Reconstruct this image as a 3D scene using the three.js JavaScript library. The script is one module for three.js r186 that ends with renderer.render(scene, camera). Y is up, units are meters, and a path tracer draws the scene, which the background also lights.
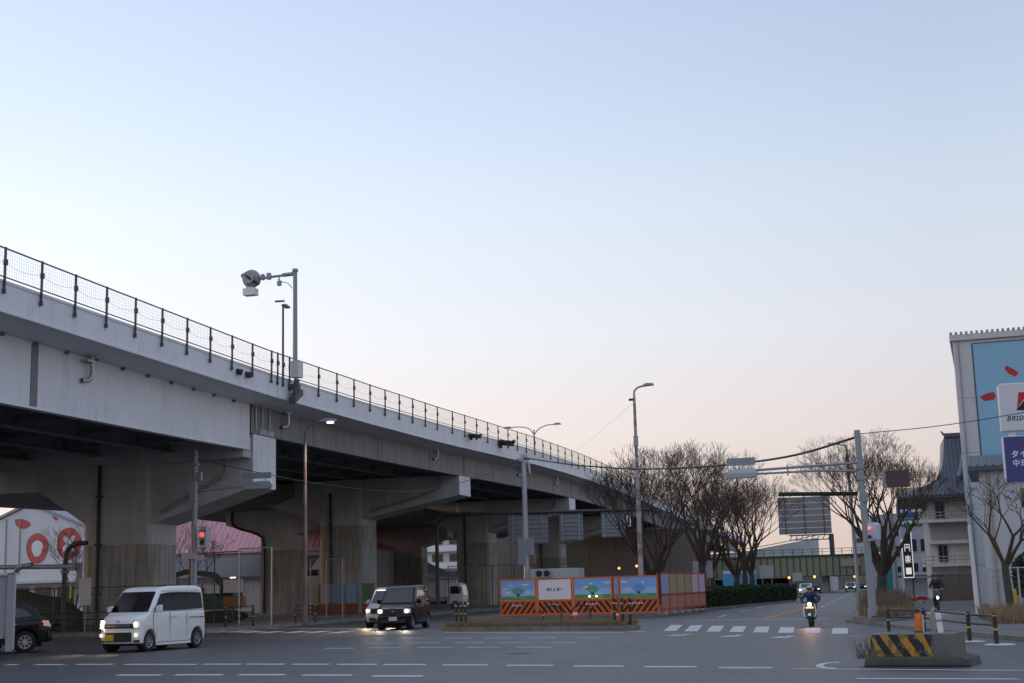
import * as THREE from 'three';
import { mergeGeometries, toCreasedNormals } from 'three/addons/utils/BufferGeometryUtils.js';
import { MarchingCubes } from 'three/addons/objects/MarchingCubes.js';

// ---------------------------------------------------------------- camera, sky, sun, exposure
const D2R = Math.PI / 180;
const scene = new THREE.Scene();
const camera = new THREE.PerspectiveCamera(27.42, 1024 / 683, 0.1, 6000);
camera.position.set(0, 1.6, 0);
camera.rotation.order = 'YXZ';
camera.rotation.set(10.07 * D2R, 14.15 * D2R, -1.57 * D2R);
const renderer = new THREE.WebGLRenderer({ antialias: true });
renderer.toneMapping = THREE.LinearToneMapping;
renderer.toneMappingExposure = 1.02;
renderer.shadowMap.enabled = true;
const s2l = (c) => (c <= 0.04045 ? c / 12.92 : Math.pow((c + 0.055) / 1.055, 2.4));
const C8 = (r, g, b) => [s2l(r / 255), s2l(g / 255), s2l(b / 255)];
{
  // clear dawn sky: rosy at the horizon, white above it, blue towards the zenith
  const stops = [[-90, C8(150, 145, 145)], [-2, C8(220, 197, 188)], [0, C8(229, 205, 193)], [3, C8(240, 220, 208)], [6.5, C8(244, 233, 229)], [10, C8(238, 240, 247)], [15, C8(224, 236, 250)], [20, C8(205, 222, 246)], [25, C8(191, 209, 238)], [38, C8(190, 209, 240)], [60, C8(188, 207, 238)], [90, C8(184, 204, 236)]];
  // the whole sky brightens smoothly towards the sunrise side (-x) and is duller on the other
  const W = 512, H = 512, a = new Float32Array(W * H * 4), slope = [0.6, 0.55, 0.48];
  for (let j = 0; j < H; j++) {
    const e = ((j + 0.5) / H - 0.5) * 180, ce = Math.cos(e * D2R);
    let k = 0; while (k < stops.length - 2 && e > stops[k + 1][0]) k++;
    let t = (e - stops[k][0]) / (stops[k + 1][0] - stops[k][0]); t = Math.max(0, Math.min(1, t));
    for (let i = 0; i < W; i++) {
      const o = 4 * (j * W + i), phi = ((i + 0.5) / W - 0.5) * 2 * Math.PI, s = Math.max(-0.06, -Math.cos(phi)) * ce;
      for (let c = 0; c < 3; c++) a[o + c] = (stops[k][1][c] * (1 - t) + stops[k + 1][1][c] * t) * Math.exp(slope[c] * (s - 0.24));
      a[o + 3] = 1;
    }
  }
  const t = new THREE.DataTexture(a, W, H, THREE.RGBAFormat, THREE.FloatType);
  t.mapping = THREE.EquirectangularReflectionMapping; t.magFilter = THREE.LinearFilter; t.minFilter = THREE.LinearFilter; t.needsUpdate = true;
  scene.background = t; scene.environment = t;
}
const sun = new THREE.DirectionalLight(0xffb98a, 0.6);
sun.position.set(-220, 24, -62); sun.target.position.set(-20, 0, -80);
sun.castShadow = true; sun.shadow.radius = 10; sun.shadow.mapSize.set(2048, 2048);
Object.assign(sun.shadow.camera, { left: -160, right: 160, top: 90, bottom: -90, near: 1, far: 500 });
scene.add(sun, sun.target);

// ---------------------------------------------------------------- helpers
let seed = 12345;
const rnd = () => { seed |= 0; seed = (seed + 0x6D2B79F5) | 0; let t = Math.imul(seed ^ (seed >>> 15), 1 | seed); t = (t + Math.imul(t ^ (t >>> 7), 61 | t)) ^ t; return ((t ^ (t >>> 14)) >>> 0) / 4294967296; };
const rr = (a, b) => a + (b - a) * rnd();
const V = (x, y, z) => new THREE.Vector3(x, y, z);
const used = {};
const numbered = (n) => { const k = used[n] = (used[n] ?? -1) + 1; return k ? n + '_' + String(k).padStart(3, '0') : n; };
function thing(name, label, category, pos = [0, 0, 0], turn = 0, group, kind) {
  const o = new THREE.Group(); o.name = numbered(name); o.position.set(...pos); o.rotation.y = turn;
  o.userData = { label, category }; if (group) o.userData.group = group; if (kind) o.userData.kind = kind;
  scene.add(o); return o;
}
function structure(name) { const o = new THREE.Group(); o.name = numbered(name); o.userData.kind = 'structure'; scene.add(o); return o; }
function copy(o, pos, turn, label, scale) {
  const c = o.clone(); c.name = numbered(o.name.replace(/_\d{3}$/, '')); c.userData = { ...o.userData };
  c.position.set(...pos); c.rotation.y = turn; if (label) c.userData.label = label; if (scale) c.scale.setScalar(scale);
  scene.add(c); return c;
}
function metricUV(g) {
  const p = g.attributes.position, n = p.count, uv = new Float32Array(n * 2);
  const a = V(), b = V(), c = V(), e = V(), f = V();
  for (let i = 0; i < n; i += 3) {
    a.fromBufferAttribute(p, i); b.fromBufferAttribute(p, i + 1); c.fromBufferAttribute(p, i + 2);
    e.subVectors(b, a); f.subVectors(c, a); e.cross(f);
    const x = Math.abs(e.x), y = Math.abs(e.y), z = Math.abs(e.z);
    [a, b, c].forEach((v, k) => {
      const o = 2 * (i + k);
      if (y >= x && y >= z) { uv[o] = v.x; uv[o + 1] = v.z; } else if (x >= z) { uv[o] = v.z; uv[o + 1] = v.y; } else { uv[o] = v.x; uv[o + 1] = v.y; }
    });
  }
  g.setAttribute('uv', new THREE.BufferAttribute(uv, 2));
}
const flat = (g) => { const q = g.index ? g.toNonIndexed() : g; for (const k of Object.keys(q.attributes)) if (!['position', 'normal', 'uv'].includes(k)) q.deleteAttribute(k); if (!q.attributes.normal) q.computeVertexNormals(); return q; };
function join(list, keepUV) {
  const gs = list.flat(9).map((g) => { const q = flat(g); if (!keepUV) metricUV(q); return q; });
  return gs.length > 1 ? mergeGeometries(gs) : gs[0];
}
function part(name, list, material, parent, { label, keepUV, kind } = {}) {
  const m = new THREE.Mesh(join([list], keepUV), material); m.name = name; m.castShadow = m.receiveShadow = true;
  if (label) m.userData.label = label; if (kind) m.userData.kind = kind;
  (parent || scene).add(m); return m;
}
function solo(name, list, material, label, category, group, opt) {     // a thing that is one mesh
  const m = part(numbered(name), list, material, scene, opt); m.userData.label = label; m.userData.category = category; if (group) m.userData.group = group; return m;
}
const box = (w, h, d, x = 0, y = 0, z = 0, ry = 0, rx = 0, rz = 0) => { const g = new THREE.BoxGeometry(w, h, d); if (rx) g.rotateX(rx); if (rz) g.rotateZ(rz); if (ry) g.rotateY(ry); return g.translate(x, y, z); };
const bx = (x0, x1, y0, y1, z0, z1) => box(Math.abs(x1 - x0), Math.abs(y1 - y0), Math.abs(z1 - z0), (x0 + x1) / 2, (y0 + y1) / 2, (z0 + z1) / 2);
function rod(a, b, r0, r1 = r0, seg = 8) {
  const A = a.isVector3 ? a : V(...a), B = b.isVector3 ? b : V(...b), d = B.clone().sub(A), L = d.length();
  const g = new THREE.CylinderGeometry(r1, r0, L, seg, 1); g.translate(0, L / 2, 0);
  g.applyQuaternion(new THREE.Quaternion().setFromUnitVectors(V(0, 1, 0), d.normalize())); return g.translate(A.x, A.y, A.z);
}
const tube = (pts, r, seg = 8, n = 0) => new THREE.TubeGeometry(new THREE.CatmullRomCurve3(pts.map((p) => V(...p)), false, 'centripetal'), n || pts.length * 5, r, seg, false);
function shape(pts) { const s = new THREE.Shape(); pts.forEach((p, i) => (i ? s.lineTo(p[0], p[1]) : s.moveTo(p[0], p[1]))); return s; }
function ext(pts, depth, bevel = 0, steps = 1) {      // outline in x,y pulled out along z, centred
  const s = pts.isShape ? pts : shape(pts);
  const g = new THREE.ExtrudeGeometry(s, { depth: depth - 2 * bevel, bevelEnabled: bevel > 0, bevelThickness: bevel, bevelSize: bevel, bevelOffset: -bevel, bevelSegments: 3, steps, curveSegments: 14 });
  return g.translate(0, 0, -(depth - 2 * bevel) / 2);
}
function sheet(pts, y, m = [0, 0, 0]) { const g = new THREE.ShapeGeometry(shape(pts.map((p) => [p[0], -p[1]]))); g.rotateX(-Math.PI / 2); return g.translate(m[0], y + m[1], m[2]); }   // pts in x,z
function slab(pts, y0, y1) { const g = new THREE.ExtrudeGeometry(shape(pts.map((p) => [p[0], -p[1]])), { depth: y1 - y0, bevelEnabled: false }); g.rotateX(-Math.PI / 2); return g.translate(0, y0, 0); }
function loft(secs) {                                 // secs: closed outlines of [x,y,z], same count
  const n = secs[0].length, pos = [], tri = (a, b, c) => pos.push(...a, ...b, ...c);
  for (let i = 0; i < secs.length - 1; i++) for (let k = 0; k < n; k++) {
    const a = secs[i][k], b = secs[i][(k + 1) % n], c = secs[i + 1][(k + 1) % n], d = secs[i + 1][k];
    tri(a, b, c); tri(a, c, d);
  }
  for (const [s, flip] of [[secs[0], 1], [secs[secs.length - 1], 0]]) {
    const A = s[0], span = (k) => Math.max(...s.map((q) => q[k])) - Math.min(...s.map((q) => q[k]));
    const ax = span(2) < 1e-4 ? [0, 1] : span(0) < 1e-4 ? [2, 1] : [0, 1];
    for (const f of THREE.ShapeUtils.triangulateShape(s.map((q) => new THREE.Vector2(q[ax[0]], q[ax[1]])), [])) { const [u, v, w] = f.map((q) => s[q]); flip ? tri(u, w, v) : tri(u, v, w); }
  }
  const g = new THREE.BufferGeometry(); g.setAttribute('position', new THREE.Float32BufferAttribute(pos, 3)); g.computeVertexNormals(); return g;
}
const crease = (g, a = 0.6) => toCreasedNormals(flat(g), a);

// ---------------------------------------------------------------- textures and materials
const PERM = Array.from({ length: 512 }, () => 0); { const p = [...Array(256).keys()]; for (let i = 255; i > 0; i--) { const j = Math.floor(rnd() * (i + 1)); [p[i], p[j]] = [p[j], p[i]]; } for (let i = 0; i < 512; i++) PERM[i] = p[i & 255]; }
const hash = (x, y, s) => PERM[(PERM[(PERM[x & 255] + y) & 255] + s) & 255] / 255;
function vn(x, y, per, s = 0) {                       // tileable value noise
  const xi = Math.floor(x), yi = Math.floor(y), u = x - xi, v = y - yi, f = u * u * (3 - 2 * u), h = v * v * (3 - 2 * v), m = (q) => ((q % per) + per) % per;
  const a = hash(m(xi), m(yi), s), b = hash(m(xi + 1), m(yi), s), c = hash(m(xi), m(yi + 1), s), d = hash(m(xi + 1), m(yi + 1), s);
  return (a * (1 - f) + b * f) * (1 - h) + (c * (1 - f) + d * f) * h;
}
const fbm = (u, v, base, oct, s = 0) => { let t = 0, a = 0.5, p = base, n = 0; for (let i = 0; i < oct; i++) { t += a * vn(u * p, v * p, p, s + i * 7); n += a; a *= 0.55; p *= 2; } return t / n; };
function tex(size, metres, fn, srgb = true) {         // fn(u, v) -> grey factor or [r,g,b] in 0..1
  const a = new Uint8Array(size * size * 4);
  for (let j = 0; j < size; j++) for (let i = 0; i < size; i++) {
    const c = fn(i / size, j / size), o = 4 * (j * size + i), k = Array.isArray(c) ? c : [c, c, c];
    for (let q = 0; q < 3; q++) { const l = Math.max(0, Math.min(1, k[q])); a[o + q] = 255 * (srgb ? (l <= 0.0031308 ? l * 12.92 : 1.055 * Math.pow(l, 1 / 2.4) - 0.055) : l); }
    a[o + 3] = 255;
  }
  const t = new THREE.DataTexture(a, size, size); t.wrapS = t.wrapT = THREE.RepeatWrapping; t.magFilter = THREE.LinearFilter; t.minFilter = THREE.LinearMipmapLinearFilter; t.generateMipmaps = true;
  if (srgb) t.colorSpace = THREE.SRGBColorSpace; t.repeat.set(1 / metres, 1 / metres); t.needsUpdate = true; return t;
}
const grain = tex(256, 1.1, (u, v) => 0.35 + 0.65 * fbm(u, v, 16, 4, 3), false);
const rust = tex(256, 4, (u, v) => 0.3 + 0.7 * fbm(u, v, 6, 5, 9), false);
const M = {};
const mat = (r, g, b, o = {}) => { const m = new THREE.MeshStandardMaterial({ roughness: 0.7, metalness: 0, ...o }); m.color.setRGB(r, g, b); return m; };
const mapped = (t, o = {}) => new THREE.MeshStandardMaterial({ roughness: 0.85, ...o, map: t });
M.asphalt = mapped(tex(2048, 44, (u, v) => {
  const n = fbm(u, v, 5, 5, 1), f = vn(u * 900, v * 900, 900, 5), g = fbm(u, v, 90, 3, 21), cr = Math.abs(fbm(u, v, 11, 5, 40) - 0.5), lane = fbm(u * 1, v * 0.3, 20, 3, 60), oil = fbm(u, v, 60, 2, 70);
  let k = 0.05 + 0.05 * (n - 0.5) + 0.03 * (f - 0.5) + 0.025 * (g - 0.5) + 0.03 * (lane - 0.5); if (cr < 0.0022) k *= 0.55; if (oil > 0.8) k *= 0.72; return [k * 1.05, k * 0.99, k * 0.99];
}), { roughness: 0.52, bumpMap: grain, bumpScale: 0.004 });
M.pavement = mapped(tex(512, 6, (u, v) => { const n = fbm(u, v, 4, 5, 2), f = vn(u * 200, v * 200, 200, 6); const k = 0.13 + 0.08 * (n - 0.5) + 0.05 * (f - 0.5); return [k * 1.04, k, k * 0.96]; }), { bumpMap: grain, bumpScale: 0.004 });
M.earth = mapped(tex(512, 5, (u, v) => { const n = fbm(u, v, 5, 6, 4); const k = 0.05 + 0.1 * n; return [k * 1.15, k, k * 0.75]; }), { roughness: 1, bumpMap: grain, bumpScale: 0.03 });
M.paint = mapped(tex(512, 3, (u, v) => { const n = fbm(u, v, 6, 5, 8), w = vn(u * 128, v * 128, 128, 9); let k = 0.5 + 0.25 * (n - 0.4); if (w * 0.5 + n * 0.7 > 0.78) k *= 0.55; return [k, k, k * 0.98]; }), { roughness: 0.75 });
M.paintOrange = mapped(tex(256, 3, (u, v) => { const n = fbm(u, v, 6, 5, 10); return [0.55 + 0.2 * (n - 0.5), 0.2 + 0.1 * (n - 0.5), 0.06]; }));
const concreteTex = (k0, tint, s, streak = 0.12) => tex(512, 7, (u, v) => {
  const n = fbm(u, v, 3, 6, s), f = vn(u * 180, v * 180, 180, s + 1), st = fbm(u * 1, v * 0.12, 24, 3, s + 2), j = Math.min(Math.abs(((v * 7) % 1.75) - 0.875), 1);
  let k = k0 * (1 + 0.5 * (n - 0.5) + 0.12 * (f - 0.5) + streak * 2 * (st - 0.5)); if (j < 0.012) k *= 0.82; return tint.map((q) => k * q);
});
M.concrete = mapped(concreteTex(0.46, [0.99, 0.99, 1.0], 11), { bumpMap: grain, bumpScale: 0.004 });
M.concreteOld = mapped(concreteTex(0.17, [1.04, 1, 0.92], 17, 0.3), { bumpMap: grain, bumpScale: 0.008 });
M.coated = mapped(tex(512, 6, (u, v) => { const st = fbm(u, v * 0.06, 40, 3, 24), n = fbm(u, v, 5, 5, 25), b = st > 0.62 ? 1 : 0; const k = 0.31 * (1 + 0.5 * (n - 0.5) - 0.9 * (st - 0.5)); return [k * (1.04 + 0.2 * b * (n + 0.2)), k * (1.0 + 0.0 * b), k * (0.92 - 0.2 * b)]; }));
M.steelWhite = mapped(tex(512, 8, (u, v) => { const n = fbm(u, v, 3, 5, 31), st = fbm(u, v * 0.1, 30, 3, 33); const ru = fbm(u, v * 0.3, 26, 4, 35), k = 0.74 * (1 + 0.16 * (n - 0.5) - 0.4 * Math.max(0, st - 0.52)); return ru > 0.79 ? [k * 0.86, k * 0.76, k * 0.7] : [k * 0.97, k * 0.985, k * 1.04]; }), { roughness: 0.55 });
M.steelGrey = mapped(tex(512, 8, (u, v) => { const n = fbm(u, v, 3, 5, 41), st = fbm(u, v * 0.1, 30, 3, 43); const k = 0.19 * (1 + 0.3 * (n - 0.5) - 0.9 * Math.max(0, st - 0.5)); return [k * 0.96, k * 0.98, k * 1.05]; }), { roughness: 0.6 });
M.steelDark = mapped(tex(256, 5, (u, v) => { const n = fbm(u, v, 4, 5, 51); const k = 0.085 * (1 + 0.7 * (n - 0.5)); return [k * 1.02, k, k * 0.95]; }));
M.galv = mat(0.42, 0.44, 0.47, { metalness: 0.35, roughness: 0.5, roughnessMap: rust });
M.galvDull = mat(0.3, 0.31, 0.34, { metalness: 0.2, roughness: 0.6 });
M.poleRusty = mapped(tex(256, 2, (u, v) => { const n = fbm(u, v, 5, 5, 61); return n > 0.5 ? [0.17, 0.115, 0.1] : [0.2, 0.165, 0.155]; }), { roughness: 0.8 });
M.black = mat(0.02, 0.02, 0.022, { roughness: 0.5 });
M.rubber = mat(0.018, 0.018, 0.018, { roughness: 0.85 });
M.dark = mat(0.035, 0.034, 0.034);
M.fencePost = mat(0.07, 0.068, 0.07, { roughness: 0.6 });
M.wire = mat(0.12, 0.115, 0.11, { roughness: 0.6 });
M.bark = mapped(tex(256, 1.2, (u, v) => { const n = fbm(u, v * 0.4, 10, 5, 71); const k = 0.04 + 0.06 * n; return [k * 1.1, k, k * 0.9]; }), { roughness: 0.95, bumpMap: grain, bumpScale: 0.012 });
M.twig = mat(0.08, 0.052, 0.036, { roughness: 0.95 });
M.orange = mat(0.68, 0.14, 0.03, { roughness: 0.55 });
M.orangeRed = mat(0.55, 0.05, 0.02, { roughness: 0.5 });
M.yellow = mat(0.6, 0.36, 0.03, { roughness: 0.55 });
M.white = mat(0.72, 0.72, 0.72, { roughness: 0.5 });
M.offWhite = mapped(tex(256, 5, (u, v) => { const n = fbm(u, v, 4, 5, 81), st = fbm(u, v * 0.1, 24, 3, 82); const k = 0.56 * (1 + 0.14 * (n - 0.5) - 0.2 * Math.max(0, st - 0.55)); return [k * 0.98, k * 0.98, k]; }));
M.cream = mapped(tex(256, 5, (u, v) => { const n = fbm(u, v, 4, 5, 85), st = fbm(u, v * 0.1, 20, 3, 86); const k = 0.62 * (1 + 0.2 * (n - 0.5) - 0.25 * (st - 0.5)); return [k * 1.08, k, k * 0.9]; }));
M.beige = mat(0.38, 0.33, 0.27);
M.glass = new THREE.MeshPhysicalMaterial({ color: 0x0b0d10, roughness: 0.05, metalness: 0, clearcoat: 1, clearcoatRoughness: 0.02 });
M.windowGlass = new THREE.MeshPhysicalMaterial({ color: 0x1a1d22, roughness: 0.08, metalness: 0 });
M.chrome = mat(0.62, 0.62, 0.64, { metalness: 0.95, roughness: 0.18 });
M.carWhite = new THREE.MeshPhysicalMaterial({ roughness: 0.4, clearcoat: 1, clearcoatRoughness: 0.06 }); M.carWhite.color.setRGB(0.82, 0.82, 0.82);
M.carBlack = new THREE.MeshPhysicalMaterial({ roughness: 0.5, specularIntensity: 0.25, clearcoat: 0.55, clearcoatRoughness: 0.05 }); M.carBlack.color.setRGB(0.006, 0.006, 0.008);
M.carSilver = new THREE.MeshPhysicalMaterial({ roughness: 0.35, metalness: 0.4, clearcoat: 1, clearcoatRoughness: 0.06 }); M.carSilver.color.setRGB(0.5, 0.51, 0.53);
M.rim = mat(0.4, 0.4, 0.42, { metalness: 0.8, roughness: 0.35 });
M.plateYellow = mat(0.6, 0.42, 0.03); M.plateWhite = mat(0.6, 0.6, 0.6);
M.tailRed = mat(0.25, 0.01, 0.01, { roughness: 0.2 });
const glow = (r, g, b, k) => { const m = new THREE.MeshStandardMaterial({ roughness: 0.4 }); m.color.setRGB(0.6, 0.6, 0.6); m.emissive.setRGB(r, g, b); m.emissiveIntensity = k; return m; };
M.headlight = glow(1, 0.86, 0.66, 1.3); M.headCool = glow(0.95, 0.97, 1, 1.8); M.amber = glow(1, 0.38, 0.05, 2.2); M.redLamp = glow(1, 0.05, 0.03, 0.9); M.lampWhite = glow(1, 0.95, 0.85, 3); M.lampWarm = glow(1, 0.85, 0.6, 2.5); M.neon = glow(1, 0.97, 0.92, 0.55);
M.hedge = mapped(tex(128, 1, (u, v) => { const n = fbm(u, v, 8, 4, 91); return [0.02 + 0.03 * n, 0.04 + 0.05 * n, 0.018 + 0.02 * n]; }), { roughness: 0.9 });
M.dryGrass = mat(0.26, 0.19, 0.11, { roughness: 1 });
M.dryGrassDark = mat(0.17, 0.13, 0.08, { roughness: 1 });
function canvas(w, h, draw) { const c = document.createElement('canvas'); c.width = w; c.height = h; draw(c.getContext('2d'), w, h); const t = new THREE.CanvasTexture(c); t.colorSpace = THREE.SRGBColorSpace; t.magFilter = THREE.LinearFilter; return new THREE.MeshStandardMaterial({ map: t, roughness: 0.5 }); }
const plane = (w, h, x, y, z, ry = 0) => { const g = new THREE.PlaneGeometry(w, h); if (ry) g.rotateY(ry); return g.translate(x, y, z); };
// ---------------------------------------------------------------- ground, roads, markings
{
  const gnd = structure('ground'); part('soil', [sheet([[-3000, -3000], [3000, -3000], [3000, 600], [-3000, 600]], -0.03)], M.earth, gnd);
  const road = structure('road');
  part('asphalt', [sheet([[-260, -420], [200, -420], [200, 60], [-260, 60]], 0)], M.asphalt, road);
  const quad = (x0, z0, x1, z1, w) => sheet([[x0, z0 - w / 2], [x1, z1 - w / 2], [x1 + 0.1, z1 + w / 2], [x0 + 0.1, z0 + w / 2]], 0.005);
  const rows = [[0.45, [[-22.7, -33.72, -22.31, -33.63], [-21.77, -33.59, -20.76, -33.35], [-20.38, -33.35, -19.17, -33.06], [-18.78, -32.97, -16.46, -32.41], [-16.35, -32.48, -15.2, -32.2], [-15.02, -32.16, -13.91, -31.89], [-13.69, -31.8, -12.62, -31.54], [-12.41, -31.45, -11.32, -31.19], [-11.11, -31.06, -10.01, -30.8], [-9.55, -30.53, -8.42, -30.27], [-7.94, -30.01, -6.84, -29.75], [-6.33, -29.38, -5.22, -29.12], [-4.73, -28.77, -3.64, -28.53], [-3.16, -28.09, -2.1, -27.86]]],
    [0.45, [[-16.31, -28.31, -15.13, -28.09], [-14.8, -28.1, -13.57, -27.87], [-13.21, -27.83, -12.05, -27.62], [-11.58, -27.41, -10.41, -27.19], [-9.84, -26.81, -8.72, -26.61]]],
    [0.34, [[-16.57, -41.01, -15.44, -40.61], [-15.03, -40.78, -13.83, -40.35], [-13.39, -40.45, -12.21, -40.02], [-11.77, -39.99, -10.61, -39.57], [-10.08, -39.38, -8.94, -38.96]]],
    [0.34, [[-16.58, -44.63, -15.41, -44.16], [-14.93, -44.27, -13.76, -43.79], [-13.24, -43.73, -12.11, -43.27], [-11.62, -43.14, -10.52, -42.68], [-9.9, -42.22, -8.82, -41.78]]],
    [0.36, [[-16.67, -48.66, -15.48, -48.12], [-15.01, -48.26, -13.82, -47.71], [-13.34, -47.66, -12.12, -47.09], [-11.63, -46.95, -10.51, -46.43], [-9.7, -45.97, -8.82, -45.56]]]];
  for (const [w, l] of rows) for (const d of l) part('lane_dash', [quad(...d, w)], M.paint, road);
  for (const d of [[-17.2, -55.6, -16.84, -54.75], [-16.84, -54.75, -8.9, -50.3], [-9.0, -51.65, -8.22, -51.0]]) part('edge_line', [quad(...d, 0.45)], M.paint, road);
  for (const [a, b, w] of [[[-30.42, -67.83, -22.91, -63.2], 0, 0.5], [[-8.9, -66.4, -2.2, -63.4], 0, 0.5]]) part('stop_line', [quad(...a, w)], M.paint, road);
  // crossing in front of the right-hand road
  for (let k = 0; k < 8; k++) { const xn = -7.62 + 0.877 * k, zn = -51.4 + 0.86 * k, xf = -8.4 + 0.97 * k, zf = -59 + 1.16 * k; part('zebra_bar', [sheet([[xf, zf], [xf + 0.52, zf + 0.3], [xn + 0.5, zn + 0.3], [xn, zn]], 0.005)], M.paint, road); }
  // crossing on the left, partly worn
  for (const [x, z] of [[-32, -63.6], [-31, -63.4], [-29.9, -63.2], [-28.6, -61.7], [-27.2, -60.6], [-25.7, -60.1], [-24.4, -59.4], [-22.8, -58]]) part('zebra_bar', [sheet([[x - 0.35, z - 1.5], [x + 0.35, z - 1.5], [x + 0.6, z + 1.3], [x - 0.1, z + 1.3]], 0.005)], M.paint, road);
  const arrow = (x, z) => part('arrow_marking', [sheet([[x - 0.32, z + 0.3], [x - 0.08, z - 0.7], [x + 0.15, z - 0.5], [x + 0.12, z - 1.3], [x + 0.45, z - 0.9], [x + 0.28, z - 0.4], [x + 0.3, z + 0.2], [x, z + 0.5]], 0.005)], M.paint, road);
  arrow(-6.5, -46.6); arrow(-4.6, -44.8); arrow(-2.9, -43.2);
  // lane lines of the right-hand road, the orange one first
  { const a = [[-5.1, -65.5], [-4.75, -80], [-4.6, -95], [-4.5, -110]]; for (let k = 0; k < 3; k++) part('orange_line', [sheet([[a[k][0] - 0.12, a[k][1]], [a[k + 1][0] - 0.12, a[k + 1][1]], [a[k + 1][0] + 0.12, a[k + 1][1]], [a[k][0] + 0.12, a[k][1]]], 0.005)], M.paintOrange, road); }
  for (let k = 0; k < 14; k++) part('lane_dash', [bx(-3.6, -3.45, 0.0, 0.005, -70 - k * 11, -75 - k * 11)], M.paint, road);
  for (let k = 0; k < 3; k++) part('lane_dash', [bx(-7.9, -7.78, 0.0, 0.005, -72 - k * 12, -76 - k * 12)], M.paint, road);
  // loop and lines round the striped block
  part('edge_line', [quad(-1.7, -27.45, 2.3, -26.1, 0.22)], M.paint, road);
  part('edge_line', [quad(-0.5, -24.5, 2.0, -23.95, 0.25)], M.paint, road);
  { const p = []; for (let k = 0; k <= 12; k++) { const a = Math.PI * (0.5 + k / 12); p.push([-0.85 + 0.42 * Math.cos(a), -28.4 + 1.15 * Math.sin(a)]); } for (let k = 12; k >= 0; k--) { const a = Math.PI * (0.5 + k / 12); p.push([-0.85 + 0.27 * Math.cos(a), -28.4 + 0.85 * Math.sin(a)]); } part('edge_line', [sheet(p, 0.006)], M.paint, road); }
  part('edge_line', [quad(-1.5, -43.3, -0.1, -42.6, 0.22)], M.paint, road);
  part('edge_line', [quad(3.2, -35.2, 6, -34.3, 0.3)], M.paint, road);
  // worn repair patches of the asphalt
  for (const [x, z, w, d, r] of [[-20, -52, 6, 2, 0.1]]) { const g = slab([[-w / 2, -d / 2], [w / 2, -d / 2], [w / 2, d / 2], [-w / 2, d / 2]], 0, 0.003); g.rotateY(r); part('asphalt_patch', [g.translate(x, 0, z)], M.pavement.patch ??= mapped(tex(256, 4, (u, v) => 0.055 + 0.03 * fbm(u, v, 12, 4, 95)), { roughness: 0.7 }), road); }
  const hole = structure('manhole_cover'); part('lid', [new THREE.CylinderGeometry(0.33, 0.33, 0.008, 24).translate(-9, 0.002, -35.5)], M.steelDark, hole);

  // raised ground beside the carriageways
  const kerb = (name, pts, h, topMat, w = 0.18) => {
    const o = structure(name); part('surface', [slab(pts, -0.02, h)], topMat, o);
    for (let i = 0; i < pts.length; i++) { const a = pts[i], b = pts[(i + 1) % pts.length], L = Math.hypot(b[0] - a[0], b[1] - a[1]); if (L > 250) continue; part('kerb', [box(L + 0.1, h + 0.02, w, (a[0] + b[0]) / 2, h / 2 + 0.008, (a[1] + b[1]) / 2, -Math.atan2(b[1] - a[1], b[0] - a[0]))], M.concreteOld, o); }
    return o;
  };
  kerb('viaduct_verge', [[-250, -58], [-36, -58.6], [-31, -61.8], [-30.6, -66], [-30.4, -300], [-250, -301]], 0.14, M.pavement);
  kerb('median', [[-23.2, -78], [-20, -74], [-13, -73.2], [-11.2, -75], [-10.4, -88], [-7.0, -121], [-7.6, -124], [-10.6, -128], [-12.2, -215], [-23.2, -215]], 0.14, M.earth);
  kerb('pavement', [[-1.2, -57.5], [-1.2, -360], [120, -361], [120, -30], [8, -32], [4.2, -35], [1.5, -45.5], [0.2, -51.5]], 0.1, M.pavement);
  part('soil', [slab([[-45, -300], [-30.8, -300], [-30.8, -70], [-38, -70]].map(([a, b]) => [a - 3, b]), 0.1, 0.15)], M.earth, scene.getObjectByName('viaduct_verge'));
}
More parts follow.
